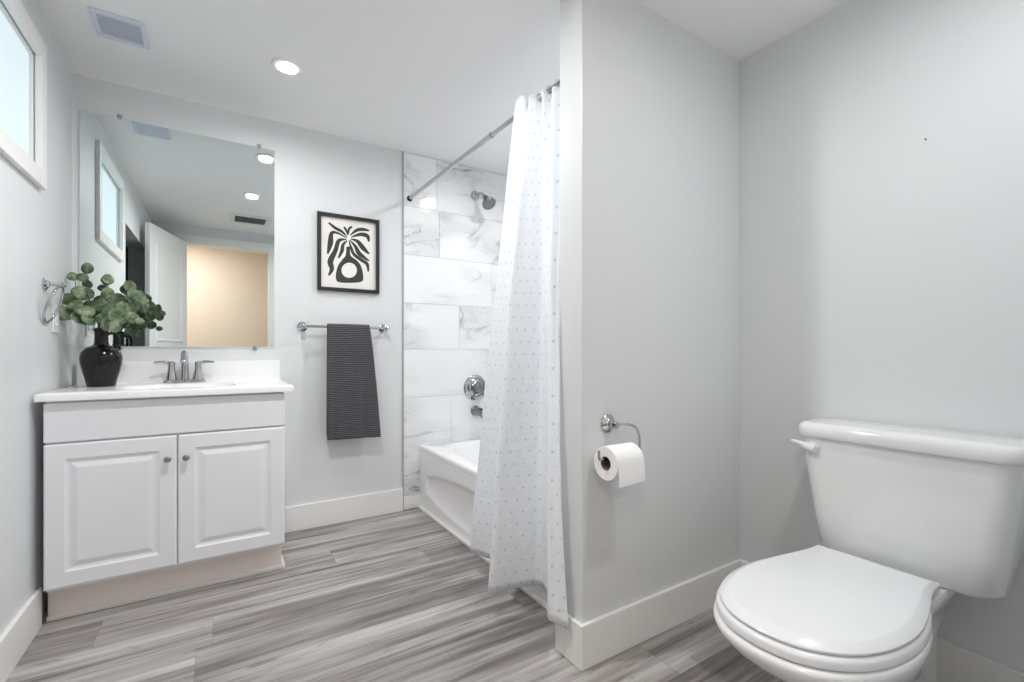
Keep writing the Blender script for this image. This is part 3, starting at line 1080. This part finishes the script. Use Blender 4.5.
def ap(zx, zy):
    X = (zx - 132) / 333
    top, bot = 97 + 43 * X, 525 + 25 * X
    Y = (zy - top) / (bot - top)
    return PX0 + fw_ + X * (PX1 - PX0 - 2 * fw_), PZ1 - fw_ - Y * (PZ1 - PZ0 - 2 * fw_)


def ribbon(pts, widths):
    p = [ap(*q) for q in pts]
    c = catmull(p, 8)
    ww = catmull([(w_,) for w_ in widths], 8)
    L, Rr = [], []
    for i, q in enumerate(c):
        a = Vector(c[max(i - 1, 0)])
        b = Vector(c[min(i + 1, len(c) - 1)])
        tg = (b - a).normalized()
        nn = Vector((-tg.y, tg.x)) * ww[i][0] * 0.00047
        L.append((q[0] + nn.x, yI, q[1] + nn.y))
        Rr.append((q[0] - nn.x, yI, q[1] - nn.y))
    va = [art.bm.verts.new(v) for v in L]
    vb = [art.bm.verts.new(v) for v in Rr]
    for i in range(len(va) - 1):
        art.bm.faces.new((va[i], va[i + 1], vb[i + 1], vb[i])).material_index = 1


ribbon([(289, 226), (255, 192), (215, 170), (178, 140)], [5, 16, 18, 12])
ribbon([(283, 232), (235, 203), (196, 202), (188, 262), (172, 327)], [5, 12, 20, 32, 10])
ribbon([(284, 240), (238, 247), (217, 308), (188, 372), (196, 418), (178, 458)], [5, 22, 26, 34, 26, 10])
ribbon([(288, 246), (263, 272), (256, 308), (235, 352)], [5, 18, 22, 10])
ribbon([(298, 246), (312, 290), (328, 328), (370, 360), (410, 388), (418, 434)], [5, 16, 20, 22, 22, 10])
ribbon([(303, 242), (338, 282), (362, 325), (422, 368)], [5, 20, 28, 10])
ribbon([(308, 236), (350, 250), (385, 290), (424, 327)], [5, 22, 30, 10])
ribbon([(310, 226), (368, 208), (412, 218), (421, 252)], [5, 22, 26, 10])
ribbon([(306, 214), (348, 182), (390, 178), (424, 185)], [5, 20, 20, 10])
ribbon([(291, 212), (282, 185), (268, 164)], [5, 14, 12])
ribbon([(296, 210), (298, 178), (318, 160)], [5, 14, 10])
# vase with an oval opening: outline bridged to the oval
outl = [(282, 285), (304, 285), (308, 335), (345, 365), (372, 400), (386, 455), (382, 490), (350, 500), (300, 502), (250, 500), (224, 488), (220, 450), (232, 400), (255, 365), (278, 335)]
oc = catmull(outl + [outl[0]], 5)[:-1]
n = len(oc)
inn = []
for q in oc:
    a = math.atan2(q[1] - 426, q[0] - 300)
    inn.append((300 + 47 * math.cos(a), 426 + 46 * math.sin(a)))
vo = [art.bm.verts.new((ap(*q)[0], yI, ap(*q)[1])) for q in oc]
vi = [art.bm.verts.new((ap(*q)[0], yI, ap(*q)[1])) for q in inn]
for i in range(n):
    j = (i + 1) % n
    art.bm.faces.new((vo[i], vo[j], vi[j], vi[i])).material_index = 1
art.build('art_print', [M['paper'], M['ink']], pf)

# towel bar
bz, by = 1.139, YB - 0.068
t = thing('towel_bar', 'chrome towel bar on the back wall under the picture', 'towel bar', (0.615, YB, bz))
MB().tube([(0.388, by, bz), (0.846, by, bz)], 0.0075, 16).build('bar', M['chrome'], t, smooth=True)
for xx in (0.388, 0.846):
    p = MB()
    p.lathe([(0.026, 0), (0.026, 0.004), (0.021, 0.008), (0.013, 0.013), (0.0105, 0.022), (0.0105, 0.050), (0.015, 0.056), (0.0165, 0.066), (0.015, 0.076), (0.009, 0.081), (0.001, 0.082)],
            (xx, YB - 0.0005, bz), (0, -1, 0), 28)
    p.build('bracket', M['chrome'], t, smooth=True)

# towel over the bar: one sheet folded over, with thickness
tw_ = MB()
uvl = tw_.bm.loops.layers.uv.new('UVMap')
rB = 0.0150
zTop = bz + rB
path = []       # (dy from bar axis, z) from front hem over the bar to back hem
zf0, zb0 = 0.500, 0.512
NF = 56
for i in range(NF + 1):
    q = i / NF
    z = zf0 + (bz - zf0) * q
    path.append((-rB - 0.010 * (1 - q) ** 0.7, z))
for i in range(1, 10):
    a = PI - PI * i / 10
    path.append((rB * math.cos(a), bz + rB * math.sin(a)))
for i in range(NF + 1):
    q = i / NF
    z = bz + (zb0 - bz) * q
    path.append((rB + 0.012 * q ** 0.7, z))
NW = 26
rows = []
acc = 0.0
for i, (dy, z) in enumerate(path):
    if i:
        acc += math.dist(path[i], path[i - 1])
    k = max(0, min(1, (bz - z) / (bz - zf0)))
    front = i <= NF + 5
    xa = 0.509 - 0.006 * k if front else 0.511
    xb = 0.742 + 0.062 * k ** 0.8 if front else 0.736 + 0.0 * k
    row = []
    for j in range(NW + 1):
        s = j / NW
        x = xa + (xb - xa) * s
        wav = (0.005 * math.sin(s * 7.2 + 0.6 * k * 3) + 0.004 * math.sin(s * 15 + 2.0)) * k
        nz = mnoise.noise(Vector((x * 14, z * 10, i > NF))) * 0.003 * min(1, k * 6)
        dz = (-0.010 * (s - 0.45) * k ** 4 if front else 0) + mnoise.noise(Vector((x * 20, 3.0, 1.0))) * 0.003 * k ** 4
        row.append((tw_.bm.verts.new((x, by + dy + (-abs(wav) if front else abs(wav) * 0.6) + (nz if k > 0.05 else 0), z + dz)), (x, acc)))
    rows.append(row)
for a, b in zip(rows, rows[1:]):
    for j in range(NW):
        f = tw_.bm.faces.new((a[j][0], a[j + 1][0], b[j + 1][0], b[j][0]))
        for l, q in zip(f.loops, (a[j][1], a[j + 1][1], b[j + 1][1], b[j][1])):
            l[uvl].uv = q
to = tw_.build('hand_towel', M['towel'], None, smooth=True, angle=80)
sd = to.modifiers.new('thickness', 'SOLIDIFY')
sd.thickness = 0.007
sd.offset = 0.0
tag(to, 'charcoal ribbed towel hanging folded over the towel bar', 'towel')

# ================================================================== BATHTUB AND SHOWER
BX0, BX1, BY0, BY1, RZ = 1.080, XR - 0.010, YPB + 0.010, YB - 0.010, 0.400
t = thing('bathtub', 'white alcove bathtub with an arched apron panel', 'bathtub', ((BX0 + BX1) / 2, (BY0 + BY1) / 2, 0))
tb = MB()
bcx, bcy = (BX0 + BX1) / 2 + 0.015, (BY0 + BY1) / 2
NA = 96


def tub_outer(a):
    c, s = math.cos(a), math.sin(a)
    k = 1e9
    if c > 1e-9: k = min(k, (BX1 - bcx) / c)
    if c < -1e-9: k = min(k, (BX0 - bcx) / c)
    if s > 1e-9: k = min(k, (BY1 - bcy) / s)
    if s < -1e-9: k = min(k, (BY0 - bcy) / s)
    return bcx + c * k, bcy + s * k


ta = sorted([2 * PI * i / NA for i in range(NA)] + [math.atan2(yy - bcy, xx - bcx) % (2 * PI) for xx in (BX0, BX1) for yy in (BY0, BY1)])


def tor(ins, z, lip=0.0):
    out = []
    for a in ta:
        x, y = tub_outer(a)
        out.append((min(max(x, BX0 + ins), BX1 - ins), min(max(y, BY0 + ins), BY1 - ins), z))
    return out


def tin(hx_, hy_, z, k=3.5, dy=0.0):
    out = []
    for a in ta:
        # even angles of a superellipse in the tub's proportions
        x, y = tub_outer(a)
        aa = math.atan2((y - bcy) / (BY1 - BY0), (x - bcx) / (BX1 - BX0))
        c, s = sq(aa, k)
        out.append((bcx + c * hx_, bcy + dy + s * hy_, z))
    return out


rings = [tor(0.022, RZ - 0.034), tor(0.003, RZ - 0.034), tor(0.0015, RZ - 0.030), tor(0.0, RZ - 0.012), tor(0.004, RZ - 0.004), tor(0.012, RZ),
         tin(0.290, 0.720, RZ, 4.5), tin(0.280, 0.705, RZ - 0.004, 4.2), tin(0.270, 0.690, RZ - 0.018, 4), tin(0.250, 0.650, RZ - 0.16, 3.6), tin(0.225, 0.590, RZ - 0.28, 3.3),
         tin(0.18, 0.50, RZ - 0.315, 3), tin(0.08, 0.25, RZ - 0.322, 2.6)]
tb.loft(rings, False, True)
tb.build('basin', M['tub'], t, smooth=True, angle=50)

# apron with arched recess: vertical columns along y, each column with its own recess span
apn = MB()
AX = BX0 + 0.0025
zA0, zA1 = 0.0, RZ - 0.033


def arch(y):
    """bottom and top of the recessed field at y, or None"""
    q = (y - BY0) / (BY1 - BY0)
    if q < 0.06 or q > 0.94:
        return None
    m_ = 1 - abs(2 * q - 1) ** 2.2
    return 0.150 - 0.085 * m_, 0.195 + 0.090 * m_ ** 0.9


cols = []
NY = 120
for i in range(NY + 1):
    y = BY0 + (BY1 - BY0) * i / NY
    q = (y - BY0) / (BY1 - BY0)
    edge = min(q - 0.055, 0.945 - q)
    k = max(0.0, min(1.0, edge / 0.018))
    ar = arch(min(max(y, BY0 + 0.062 * (BY1 - BY0)), BY1 - 0.062 * (BY1 - BY0)))
    z0, z1 = ar
    dp = 0.014 * k
    col = [(AX, zA0), (AX, z0 - 0.022), (AX, z0 - 0.004), (AX + dp * 0.15, z0), (AX + dp, z0 + 0.030), (AX + dp, z1 - 0.030), (AX + dp * 0.15, z1), (AX, z1 + 0.004), (AX, z1 + 0.02), (AX, zA1)]
    cols.append([(x, y, z) for x, z in col] + [(AX + 0.05, y, zA1), (AX + 0.05, y, zA0)])
apn.loft(cols, True, True)
apn.build('apron', M['tub'], t, smooth=True, angle=28)
ov = MB().lathe([(0.036, 0), (0.036, 0.004), (0.030, 0.009), (0.012, 0.011), (0.001, 0.0115)], (1.470, BY1 - 0.082, 0.318), (0, -0.97, 0.2), 28)
ov.build('overflow_plate', M['chrome_dark'], t, smooth=True)
MB().lathe([(0.0, 0.004), (0.028, 0.004), (0.032, 0.0), (0.0, 0.0)], (1.465, 2.42, RZ - 0.3215), n=24, cap0=False, cap1=False).build('drain', M['chrome'], t, smooth=True)
struct(MB().box(BX0 - 0.016, AX - 0.0005, YPB + 0.012, YB - 0.012, 0.0, 0.020, 0.006, 3).build('trim_3', M['trim']), 'white quarter round along the foot of the bathtub', 'trim')

# shower head
SX, SZ = 1.478, 2.068
t = thing('wall_shower', 'chrome shower head on a short arm high on the tiled wall', 'shower head', (SX, YB - 0.009, SZ))
YT = YB - 0.0095
MB().lathe([(0.032, 0), (0.032, 0.004), (0.026, 0.010), (0.014, 0.014), (0.011, 0.016)], (SX, YT, SZ), (0, -1, 0), 28).build('flange', M['chrome'], t, smooth=True)
apth = catmull([(SX, YT - 0.01, SZ), (SX + 0.003, YT - 0.05, SZ + 0.002), (SX + 0.008, YT - 0.095, SZ - 0.020), (SX + 0.012, YT - 0.125, SZ - 0.045)], 6)
MB().tube(apth, 0.0105, 14).build('arm', M['chrome'], t, smooth=True)
hd = Vector((0.08, -0.62, -0.78)).normalized()
MB().lathe([(0.012, -0.012), (0.018, 0.0), (0.017, 0.014), (0.020, 0.022), (0.034, 0.040), (0.045, 0.055), (0.047, 0.068), (0.044, 0.072), (0.020, 0.073), (0.001, 0.073)],
           Vector((SX + 0.012, YT - 0.125, SZ - 0.045)), hd, 32).build('spray_head', M['chrome_dark'], t, smooth=True)

# valve
VXc, VZc = 1.478, 0.752
t = thing('shower_valve', 'round chrome shower valve with a stepped escutcheon on marble tile', 'valve', (VXc, YT, VZc))
MB().lathe([(0.086, 0), (0.086, 0.004), (0.080, 0.010), (0.066, 0.014), (0.062, 0.011), (0.058, 0.014), (0.050, 0.020), (0.046, 0.022)], (VXc, YT, VZc), (0, -1, 0), 44).build('escutcheon', M['chrome'], t, smooth=True)
MB().lathe([(0.045, 0.022), (0.044, 0.030), (0.036, 0.036), (0.034, 0.056), (0.030, 0.068), (0.020, 0.074), (0.001, 0.075)], (VXc, YT, VZc), (0, -1, 0), 36).tube(
    [(VXc, YT - 0.058, VZc), (VXc + 0.02, YT - 0.066, VZc - 0.03), (VXc + 0.03, YT - 0.070, VZc - 0.055)], [0.010, 0.008, 0.006], 12).build('handle', M['chrome_dark'], t, smooth=True)
# spout
t = thing('tub_spout', 'chrome tub spout on the tile below the valve', 'spout', (VXc, YT, 0.59))
MB().lathe([(0.034, 0), (0.034, 0.012), (0.030, 0.016), (0.029, 0.080), (0.030, 0.110), (0.028, 0.128), (0.020, 0.134), (0.001, 0.135)], (VXc, YT, 0.595), (0, -1, -0.06), 28).build('spout_body', M['chrome_dark'], t, smooth=True)
MB().lathe([(0.013, 0), (0.013, 0.018), (0.010, 0.020)], (VXc, YT - 0.112, 0.574), (0, 0, -1), 18).build('outlet', M['chrome_dark'], t, smooth=True)

# curtain rod
RX, RZc = 1.012, 1.966
t = thing('curtain_rod', 'chrome tension rod running from tiled wall to partition', 'rod', (RX, 2.0, RZc))
yj = 1.765


def rod_z(y):
    """the tension rod sits a little lower at the partition"""
    return RZc - 0.020 * (YB - y) / (YB - YPB)


MB().tube([(RX, YPB + 0.014, rod_z(YPB)), (RX, yj + 0.02, rod_z(yj))], 0.0095, 16).build('thin_tube', M['chrome'], t, smooth=True)
MB().tube([(RX, yj, rod_z(yj)), (RX, YB - 0.022, rod_z(YB))], 0.0118, 16).lathe([(0.0122, 0), (0.0135, 0.003), (0.0135, 0.012), (0.0122, 0.015)], (RX, yj - 0.004, rod_z(yj)), (0, 1, 0), 20).build('thick_tube', M['chrome'], t, smooth=True)
for (yy, dr) in ((YB - 0.0098, -1), (YPB + 0.0005, 1)):
    MB().lathe([(0.018, 0), (0.018, 0.004), (0.0155, 0.010), (0.014, 0.016)], (RX, yy, rod_z(yy)), (0, dr, 0), 20).build('end_cap', M['black'], t, smooth=True)

# curtain
TOPP = [(0.990, 1.540), (0.984, 1.522), (0.986, 1.500), (0.992, 1.478), (1.026, 1.460), (0.988, 1.438), (1.000, 1.415), (1.034, 1.388), (0.988, 1.358),
        (1.032, 1.328), (0.992, 1.300), (1.024, 1.268), (1.012, 1.240)]
TOPZ = [1.984, 1.986, 1.992, 1.986, 1.978, 1.968, 1.964, 1.953, 1.947, 1.938, 1.933, 1.928, 1.922]
BOTP = [(0.945, 1.852), (0.966, 1.795), (1.000, 1.720), (1.022, 1.640), (0.960, 1.560), (0.853, 1.511), (0.940, 1.480), (1.028, 1.452), (1.030, 1.395),
        (0.990, 1.315), (0.905, 1.214), (0.919, 1.185), (0.940, 1.148)]
NS = 10
topc = catmull(TOPP, NS)
botc = catmull(BOTP, NS)
cu = MB()
uvl = cu.bm.loops.layers.uv.new('UVMap')
ZB_ = 0.098
topz = catmull([(q,) for q in TOPZ], NS)
NT = 64
arc = [0.0]
for a, b in zip(botc, botc[1:]):
    arc.append(arc[-1] + math.dist(a, b))
hemdz = catmull([(0.0,), (0.004,), (0.0,), (0.0,), (0.0,), (-0.004,), (0.0,), (0.004,), (0.0,), (0.004,), (0.026,), (0.020,), (0.014,)], NS)
grid = []
for k in range(NT + 1):
    tq = k / NT
    row = []
    for i in range(len(topc)):
        T_, B_ = Vector(topc[i]), Vector(botc[i])
        Cc = Vector((T_.x + (B_.x - T_.x) * 0.72, T_.y + (B_.y - T_.y) * 0.5))
        wl = max(0.0, min(1.0, (i / NS - 10.6) / 1.4))
        Cc = Cc.lerp(Vector((0.932, 1.248)), wl)
        P_ = T_ * (1 - tq) ** 2 + Cc * 2 * tq * (1 - tq) + B_ * tq ** 2
        x, y = P_
        s_ = arc[i] / arc[-1]
        dmp = 1 - 0.8 * wl
        x += dmp * 0.006 * mnoise.noise(Vector((s_ * 9, tq * 7, 0.3))) * min(1, tq * 3)
        y += dmp * 0.006 * mnoise.noise(Vector((s_ * 9, tq * 7, 5.3))) * min(1, tq * 3)
        z = topz[i][0] + (ZB_ + hemdz[i][0] - topz[i][0]) * tq
        row.append((cu.bm.verts.new((x, y, z)), (arc[i], z)))
    grid.append(row)
for a, b in zip(grid, grid[1:]):
    for i in range(len(a) - 1):
        f = cu.bm.faces.new((a[i][0], a[i + 1][0], b[i + 1][0], b[i][0]))
        for l, q in zip(f.loops, (a[i][1], a[i + 1][1], b[i + 1][1], b[i][1])):
            l[uvl].uv = q
cuo = cu.build('shower_curtain', M['curtain'], None, smooth=True, angle=80)
sd = cuo.modifiers.new('thickness', 'SOLIDIFY')
sd.thickness = 0.0012
tag(cuo, 'white shower curtain with tiny silver dots gathered beside the partition', 'curtain')
# rings
for i, yy in enumerate((1.532, 1.490, 1.449, 1.402, 1.343, 1.286)):
    rp = [(RX + 0.0150 * math.cos(2 * PI * k / 20), yy + 0.002 * math.sin(2 * PI * k / 20), rod_z(yy) + 0.0150 * math.sin(2 * PI * k / 20)) for k in range(20)]
    r_ = MB().tube(rp, 0.0013, 6, closed=True).build('curtain_ring', M['chrome'], None, smooth=True)
    tag(r_, 'thin chrome curtain ring holding the white curtain on the rod', 'curtain ring', 'curtain rings on the rod')

# ================================================================== TOILET PAPER
t = thing('paper_holder', 'chrome toilet paper holder on the partition wall', 'paper holder', (1.076, YP, 0.763))
MB().lathe([(0.030, 0), (0.030, 0.004), (0.025, 0.009), (0.016, 0.014), (0.012, 0.022), (0.011, 0.034), (0.013, 0.038), (0.010, 0.046), (0.001, 0.047)], (1.076, YP - 0.0005, 0.763), (0, -1, 0), 30).build('wall_flange', M['chrome'], t, smooth=True)
RCX0, RCX1, RCY, RCZ, RR = 0.998, 1.112, YP - 0.072, 0.656, 0.052
wz = RCZ + 0.012
arm = catmull([(1.076, YP - 0.036, 0.763), (1.110, YP - 0.052, 0.764), (1.137, YP - 0.062, 0.755), (1.150, YP - 0.068, 0.725), (1.150, YP - 0.070, 0.685), (1.143, YP - 0.070, wz + 0.004), (1.125, YP - 0.070, wz)], 6)
arm += [(1.00, YP - 0.070, wz), (0.982, YP - 0.070, wz)] + catmull([(0.977, YP - 0.070, wz + 0.002), (0.974, YP - 0.070, wz + 0.010), (0.974, YP - 0.070, wz + 0.030)], 3)
MB().tube(arm, 0.0042, 12).build('arm', M['chrome'], t, smooth=True)
t = thing('toilet_paper_roll', 'white toilet paper roll with a loose end on the holder', 'toilet paper', ((RCX0 + RCX1) / 2, RCY, RCZ - RR))
rl_ = MB()
NSEG = 56
rings = []
for (r, x) in ((0.0215, RCX0 + 0.001), (RR - 0.001, RCX0), (RR, RCX0 + 0.002), (RR, RCX1 - 0.002), (RR - 0.001, RCX1), (0.0215, RCX1 - 0.001)):
    rings.append([(x, RCY + r * math.cos(2 * PI * i / NSEG), RCZ + r * math.sin(2 * PI * i / NSEG)) for i in range(NSEG)])
rl_.loft(rings, False, False)
# loose sheet, leaving the roll at the top and falling in front
sh0, sh1 = [], []
prof = []
for i in range(9):
    a = PI / 2 + (PI / 2) * i / 8
    prof.append((RCY + (RR + 0.001) * math.cos(a), RCZ + (RR + 0.001) * math.sin(a)))
yf = RCY - RR - 0.001
for i in range(1, 9):
    prof.append((yf - 0.0035 * math.sin(i / 8 * 2.2), RCZ - 0.062 * i / 8))
for e in (0.0, 0.0008):
    pass
ra = [(RCX0 + 0.001, y, z) for y, z in prof]
rb = [(RCX1 - 0.001, y, z) for y, z in prof]
va = [rl_.bm.verts.new(p) for p in ra]
vb = [rl_.bm.verts.new((p[0], p[1], p[2] + (0.006 * max(0, (RCZ - p[2]) / 0.062)))) for p in rb]
for i in range(len(va) - 1):
    rl_.bm.faces.new((va[i], vb[i], vb[i + 1], va[i + 1]))
rl_.build('paper', M['tissue'], t, smooth=True, angle=50)
cr = MB()
rings = []
for (r, x) in ((0.0214, RCX0 + 0.0008), (0.0214, RCX1 - 0.0008), (0.0200, RCX1 - 0.0008), (0.0200, RCX0 + 0.0008), (0.0214, RCX0 + 0.0008)):
    rings.append([(x, RCY + r * math.cos(2 * PI * i / 36), RCZ + r * math.sin(2 * PI * i / 36)) for i in range(36)])
cr.loft(rings, False, False)
cr.build('core', M['card'], t, smooth=True)

# ================================================================== TOILET
TCY = 0.552
t = thing('toilet', 'white two-piece toilet with closed lid in the right corner', 'toilet', (1.30, TCY, 0))


def TP(a, b, z):
    return (XR - a, TCY + b, z)


LID = [(0.850, 0.0), (0.842, 0.052), (0.817, 0.100), (0.768, 0.145), (0.700, 0.174), (0.622, 0.187), (0.548, 0.186), (0.476, 0.175), (0.418, 0.163), (0.368, 0.151), (0.322, 0.143), (0.278, 0.141)]
half = catmull(LID, 5)
outline = half + [(a, -b) for a, b in reversed(half)][:-1]
# drop duplicate of the tip-to-tip: back edge is the straight join between the two tips


def lid_ring(out, ca, sc_, z):
    return [TP(ca + (a - ca) * sc_, b * sc_, z) for a, b in out]


def inset_ring(out, d, z, c=(0.57, 0.0)):
    """outline drawn in by d towards the middle of the seat"""
    res = []
    d = abs(d)
    for a, b in out:
        v = Vector((a - c[0], b - c[1]))
        v *= 1 - d / v.length
        res.append(TP(c[0] + v.x, c[1] + v.y, z))
    return res


ar_ = sum(outline[i - 1][0] * outline[i][1] - outline[i][0] * outline[i - 1][1] for i in range(len(outline)))
sgn = 1 if ar_ > 0 else -1
ld_ = MB()
ld_.loft([inset_ring(outline, sgn * 0.010, 0.3985), inset_ring(outline, sgn * 0.002, 0.399), inset_ring(outline, 0, 0.401), inset_ring(outline, 0, 0.4045),
          inset_ring(outline, sgn * 0.003, 0.4070), inset_ring(outline, sgn * 0.019, 0.4160), inset_ring(outline, sgn * 0.0225, 0.4173), inset_ring(outline, sgn * 0.027, 0.4176)])
ld_.build('lid', M['seat'], t, smooth=True, angle=35)

SEAT = [(0.860, 0.0), (0.852, 0.054), (0.827, 0.103), (0.777, 0.149), (0.706, 0.180), (0.622, 0.193), (0.548, 0.192), (0.476, 0.181), (0.418, 0.165), (0.370, 0.149), (0.330, 0.139), (0.290, 0.132)]
hs = catmull(SEAT, 5)
so_ = hs + [(a, -b) for a, b in reversed(hs)][:-1]
st_ = MB()
outr = [inset_ring(so_, sgn * 0.006, 0.3715), inset_ring(so_, 0, 0.375), inset_ring(so_, 0, 0.388), inset_ring(so_, sgn * 0.004, 0.394), inset_ring(so_, sgn * 0.012, 0.3965)]
inn = lid_ring(so_, 0.60, 0.62, 0.3965)
inn2 = lid_ring(so_, 0.60, 0.60, 0.3715)
st_.loft(outr + [inn, inn2, outr[0]], False, False)
st_.build('seat', M['seat'], t, smooth=True, angle=40)
for sg in (-1, 1):
    MB().box(XR - 0.2895, XR - 0.210, TCY + sg * 0.065 - 0.062, TCY + sg * 0.065 + 0.062, 0.3675, 0.386, 0.006, 3).build('hinge', M['seat'], t, smooth=True)

# bowl: rings of superellipses, front end rounder
bw = MB()


def bowl_ring(af, ab, w, z, k=2.2, kb=3.0, cfrac=0.42):
    """af front reach, ab back reach from wall, half width w"""
    ca = ab + (af - ab) * (1 - cfrac)
    out = []
    N = 72
    for i in range(N):
        a = 2 * PI * i / N
        c, s = math.cos(a), math.sin(a)
        kk_ = k if c > 0 else kb
        r = (abs(c) ** kk_ + abs(s) ** kk_) ** (-1 / kk_)
        L = (af - ca) if c > 0 else (ca - ab)
        out.append(TP(ca + c * r * L, s * r * w, z))
    return out


BOWL = [(0.868, 0.0), (0.860, 0.056), (0.835, 0.106), (0.784, 0.152), (0.710, 0.184), (0.624, 0.197), (0.548, 0.195), (0.476, 0.183), (0.418, 0.166), (0.360, 0.146), (0.300, 0.125), (0.240, 0.112)]
hb_ = catmull(BOWL, 6)
bo_ = hb_ + [(a, -b) for a, b in reversed(hb_)][:-1]
base_ = bowl_ring(0.640, 0.150, 0.108, 0.0, 2.4, 3)


def bowl_at(f, z, wmul=1.0):
    """cross-section: f scales the plan about the rear of the bowl"""
    out = []
    for a, b in bo_:
        aa = 0.24 + (a - 0.24) * f - 0.06 * (1 - f)
        out.append(TP(aa, b * wmul, z))
    return out


bw.loft([bowl_at(0.66, 0.0, 0.60), bowl_at(0.66, 0.028, 0.60), bowl_at(0.63, 0.048, 0.54), bowl_at(0.62, 0.12, 0.52), bowl_at(0.66, 0.18, 0.58), bowl_at(0.78, 0.235, 0.74), bowl_at(0.89, 0.285, 0.88),
         bowl_at(0.96, 0.320, 0.955), bowl_at(0.992, 0.345, 0.992), bowl_at(1.0, 0.358, 1.0), bowl_at(0.996, 0.366, 0.995), bowl_at(0.985, 0.3695, 0.98)])
bw.build('bowl', M['porcelain'], t, smooth=True, angle=50)


def rrect(a0, a1, hw, z, r, n=8, rb=None):
    """rounded rectangle in (a, b): front corners radius r, back corners rb"""
    rb = r if rb is None else rb
    out = []
    for (cx, cy, st0, rad) in ((a1 - r, hw - r, 0, r), (a0 + rb, hw - rb, 90, rb), (a0 + rb, -hw + rb, 180, rb), (a1 - r, -hw + r, 270, r)):
        for i in range(n + 1):
            an = math.radians(st0 + 90 * i / n)
            out.append(TP(cx + rad * math.cos(an), cy + rad * math.sin(an), z))
    return out


dk = MB()
dk.loft([rrect(0.090, 0.30, 0.090, 0.0, 0.02), rrect(0.090, 0.30, 0.090, 0.20, 0.02), rrect(0.055, 0.30, 0.108, 0.29, 0.03), rrect(0.045, 0.30, 0.128, 0.325, 0.03), rrect(0.040, 0.30, 0.134, 0.350, 0.03), rrect(0.044, 0.295, 0.130, 0.3600, 0.03)])
dk.build('rear_deck', M['porcelain'], t, smooth=True, angle=40)
CB = TCY
TCY = 0.533     # the tank sits a touch nearer the door than the bowl
tk = MB()
tk.loft([rrect(0.050, 0.150, 0.172, 0.3605, 0.05, 8, 0.02), rrect(0.035, 0.180, 0.202, 0.365, 0.06, 8, 0.02), rrect(0.030, 0.190, 0.213, 0.380, 0.06, 8, 0.02), rrect(0.026, 0.197, 0.225, 0.47, 0.055, 8, 0.02),
         rrect(0.022, 0.204, 0.240, 0.60, 0.05, 8, 0.02), rrect(0.018, 0.208, 0.2525, 0.7215, 0.045, 8, 0.02)])
tk.build('tank', M['porcelain'], t, smooth=True, angle=40)
tl_ = MB()
tl_.loft([rrect(0.016, 0.209, 0.254, 0.7220, 0.045, 8, 0.02), rrect(0.012, 0.218, 0.260, 0.724, 0.05, 8, 0.02), rrect(0.010, 0.222, 0.263, 0.731, 0.052, 8, 0.02), rrect(0.010, 0.222, 0.263, 0.751, 0.052, 8, 0.02),
          rrect(0.012, 0.218, 0.259, 0.762, 0.05, 8, 0.02), rrect(0.017, 0.208, 0.250, 0.7685, 0.046, 8, 0.02), rrect(0.026, 0.193, 0.237, 0.7705, 0.04, 8, 0.02)])
tl_.build('tank_lid', M['porcelain'], t, smooth=True, angle=50)
lv = MB()
lx = XR - 0.2055
TCY = 0.552
lv.lathe([(0.020, -0.006), (0.020, 0.004), (0.016, 0.011), (0.004, 0.014)], (lx, TCY + 0.186, 0.692), (-1, 0, 0), 22)
lp = catmull([(lx - 0.010, TCY + 0.180, 0.688), (lx - 0.014, TCY + 0.198, 0.693), (lx - 0.013, TCY + 0.220, 0.700), (lx - 0.012, TCY + 0.248, 0.704)], 5)
lv.tube(lp, [0.0155, 0.0155, 0.015, 0.0145, 0.0138, 0.013, 0.0122, 0.0114, 0.0106, 0.0098, 0.009, 0.0082, 0.0075, 0.0068, 0.006, 0.004], 12)
lv.build('flush_lever', M['seat'], t, smooth=True)

# small mark left by a nail on the right wall
nm = MB().lathe([(0.0022, 0), (0.0024, 0.001), (0.0014, 0.003), (0.0010, 0.008), (0.0008, 0.0085)], (XR - 0.0003, 0.516, 1.647), (-1, 0, 0.25), 12)
tag(nm.build('wall_nail', M['hole'], None, smooth=True), 'tiny nail left in the right wall high above the toilet', 'nail')
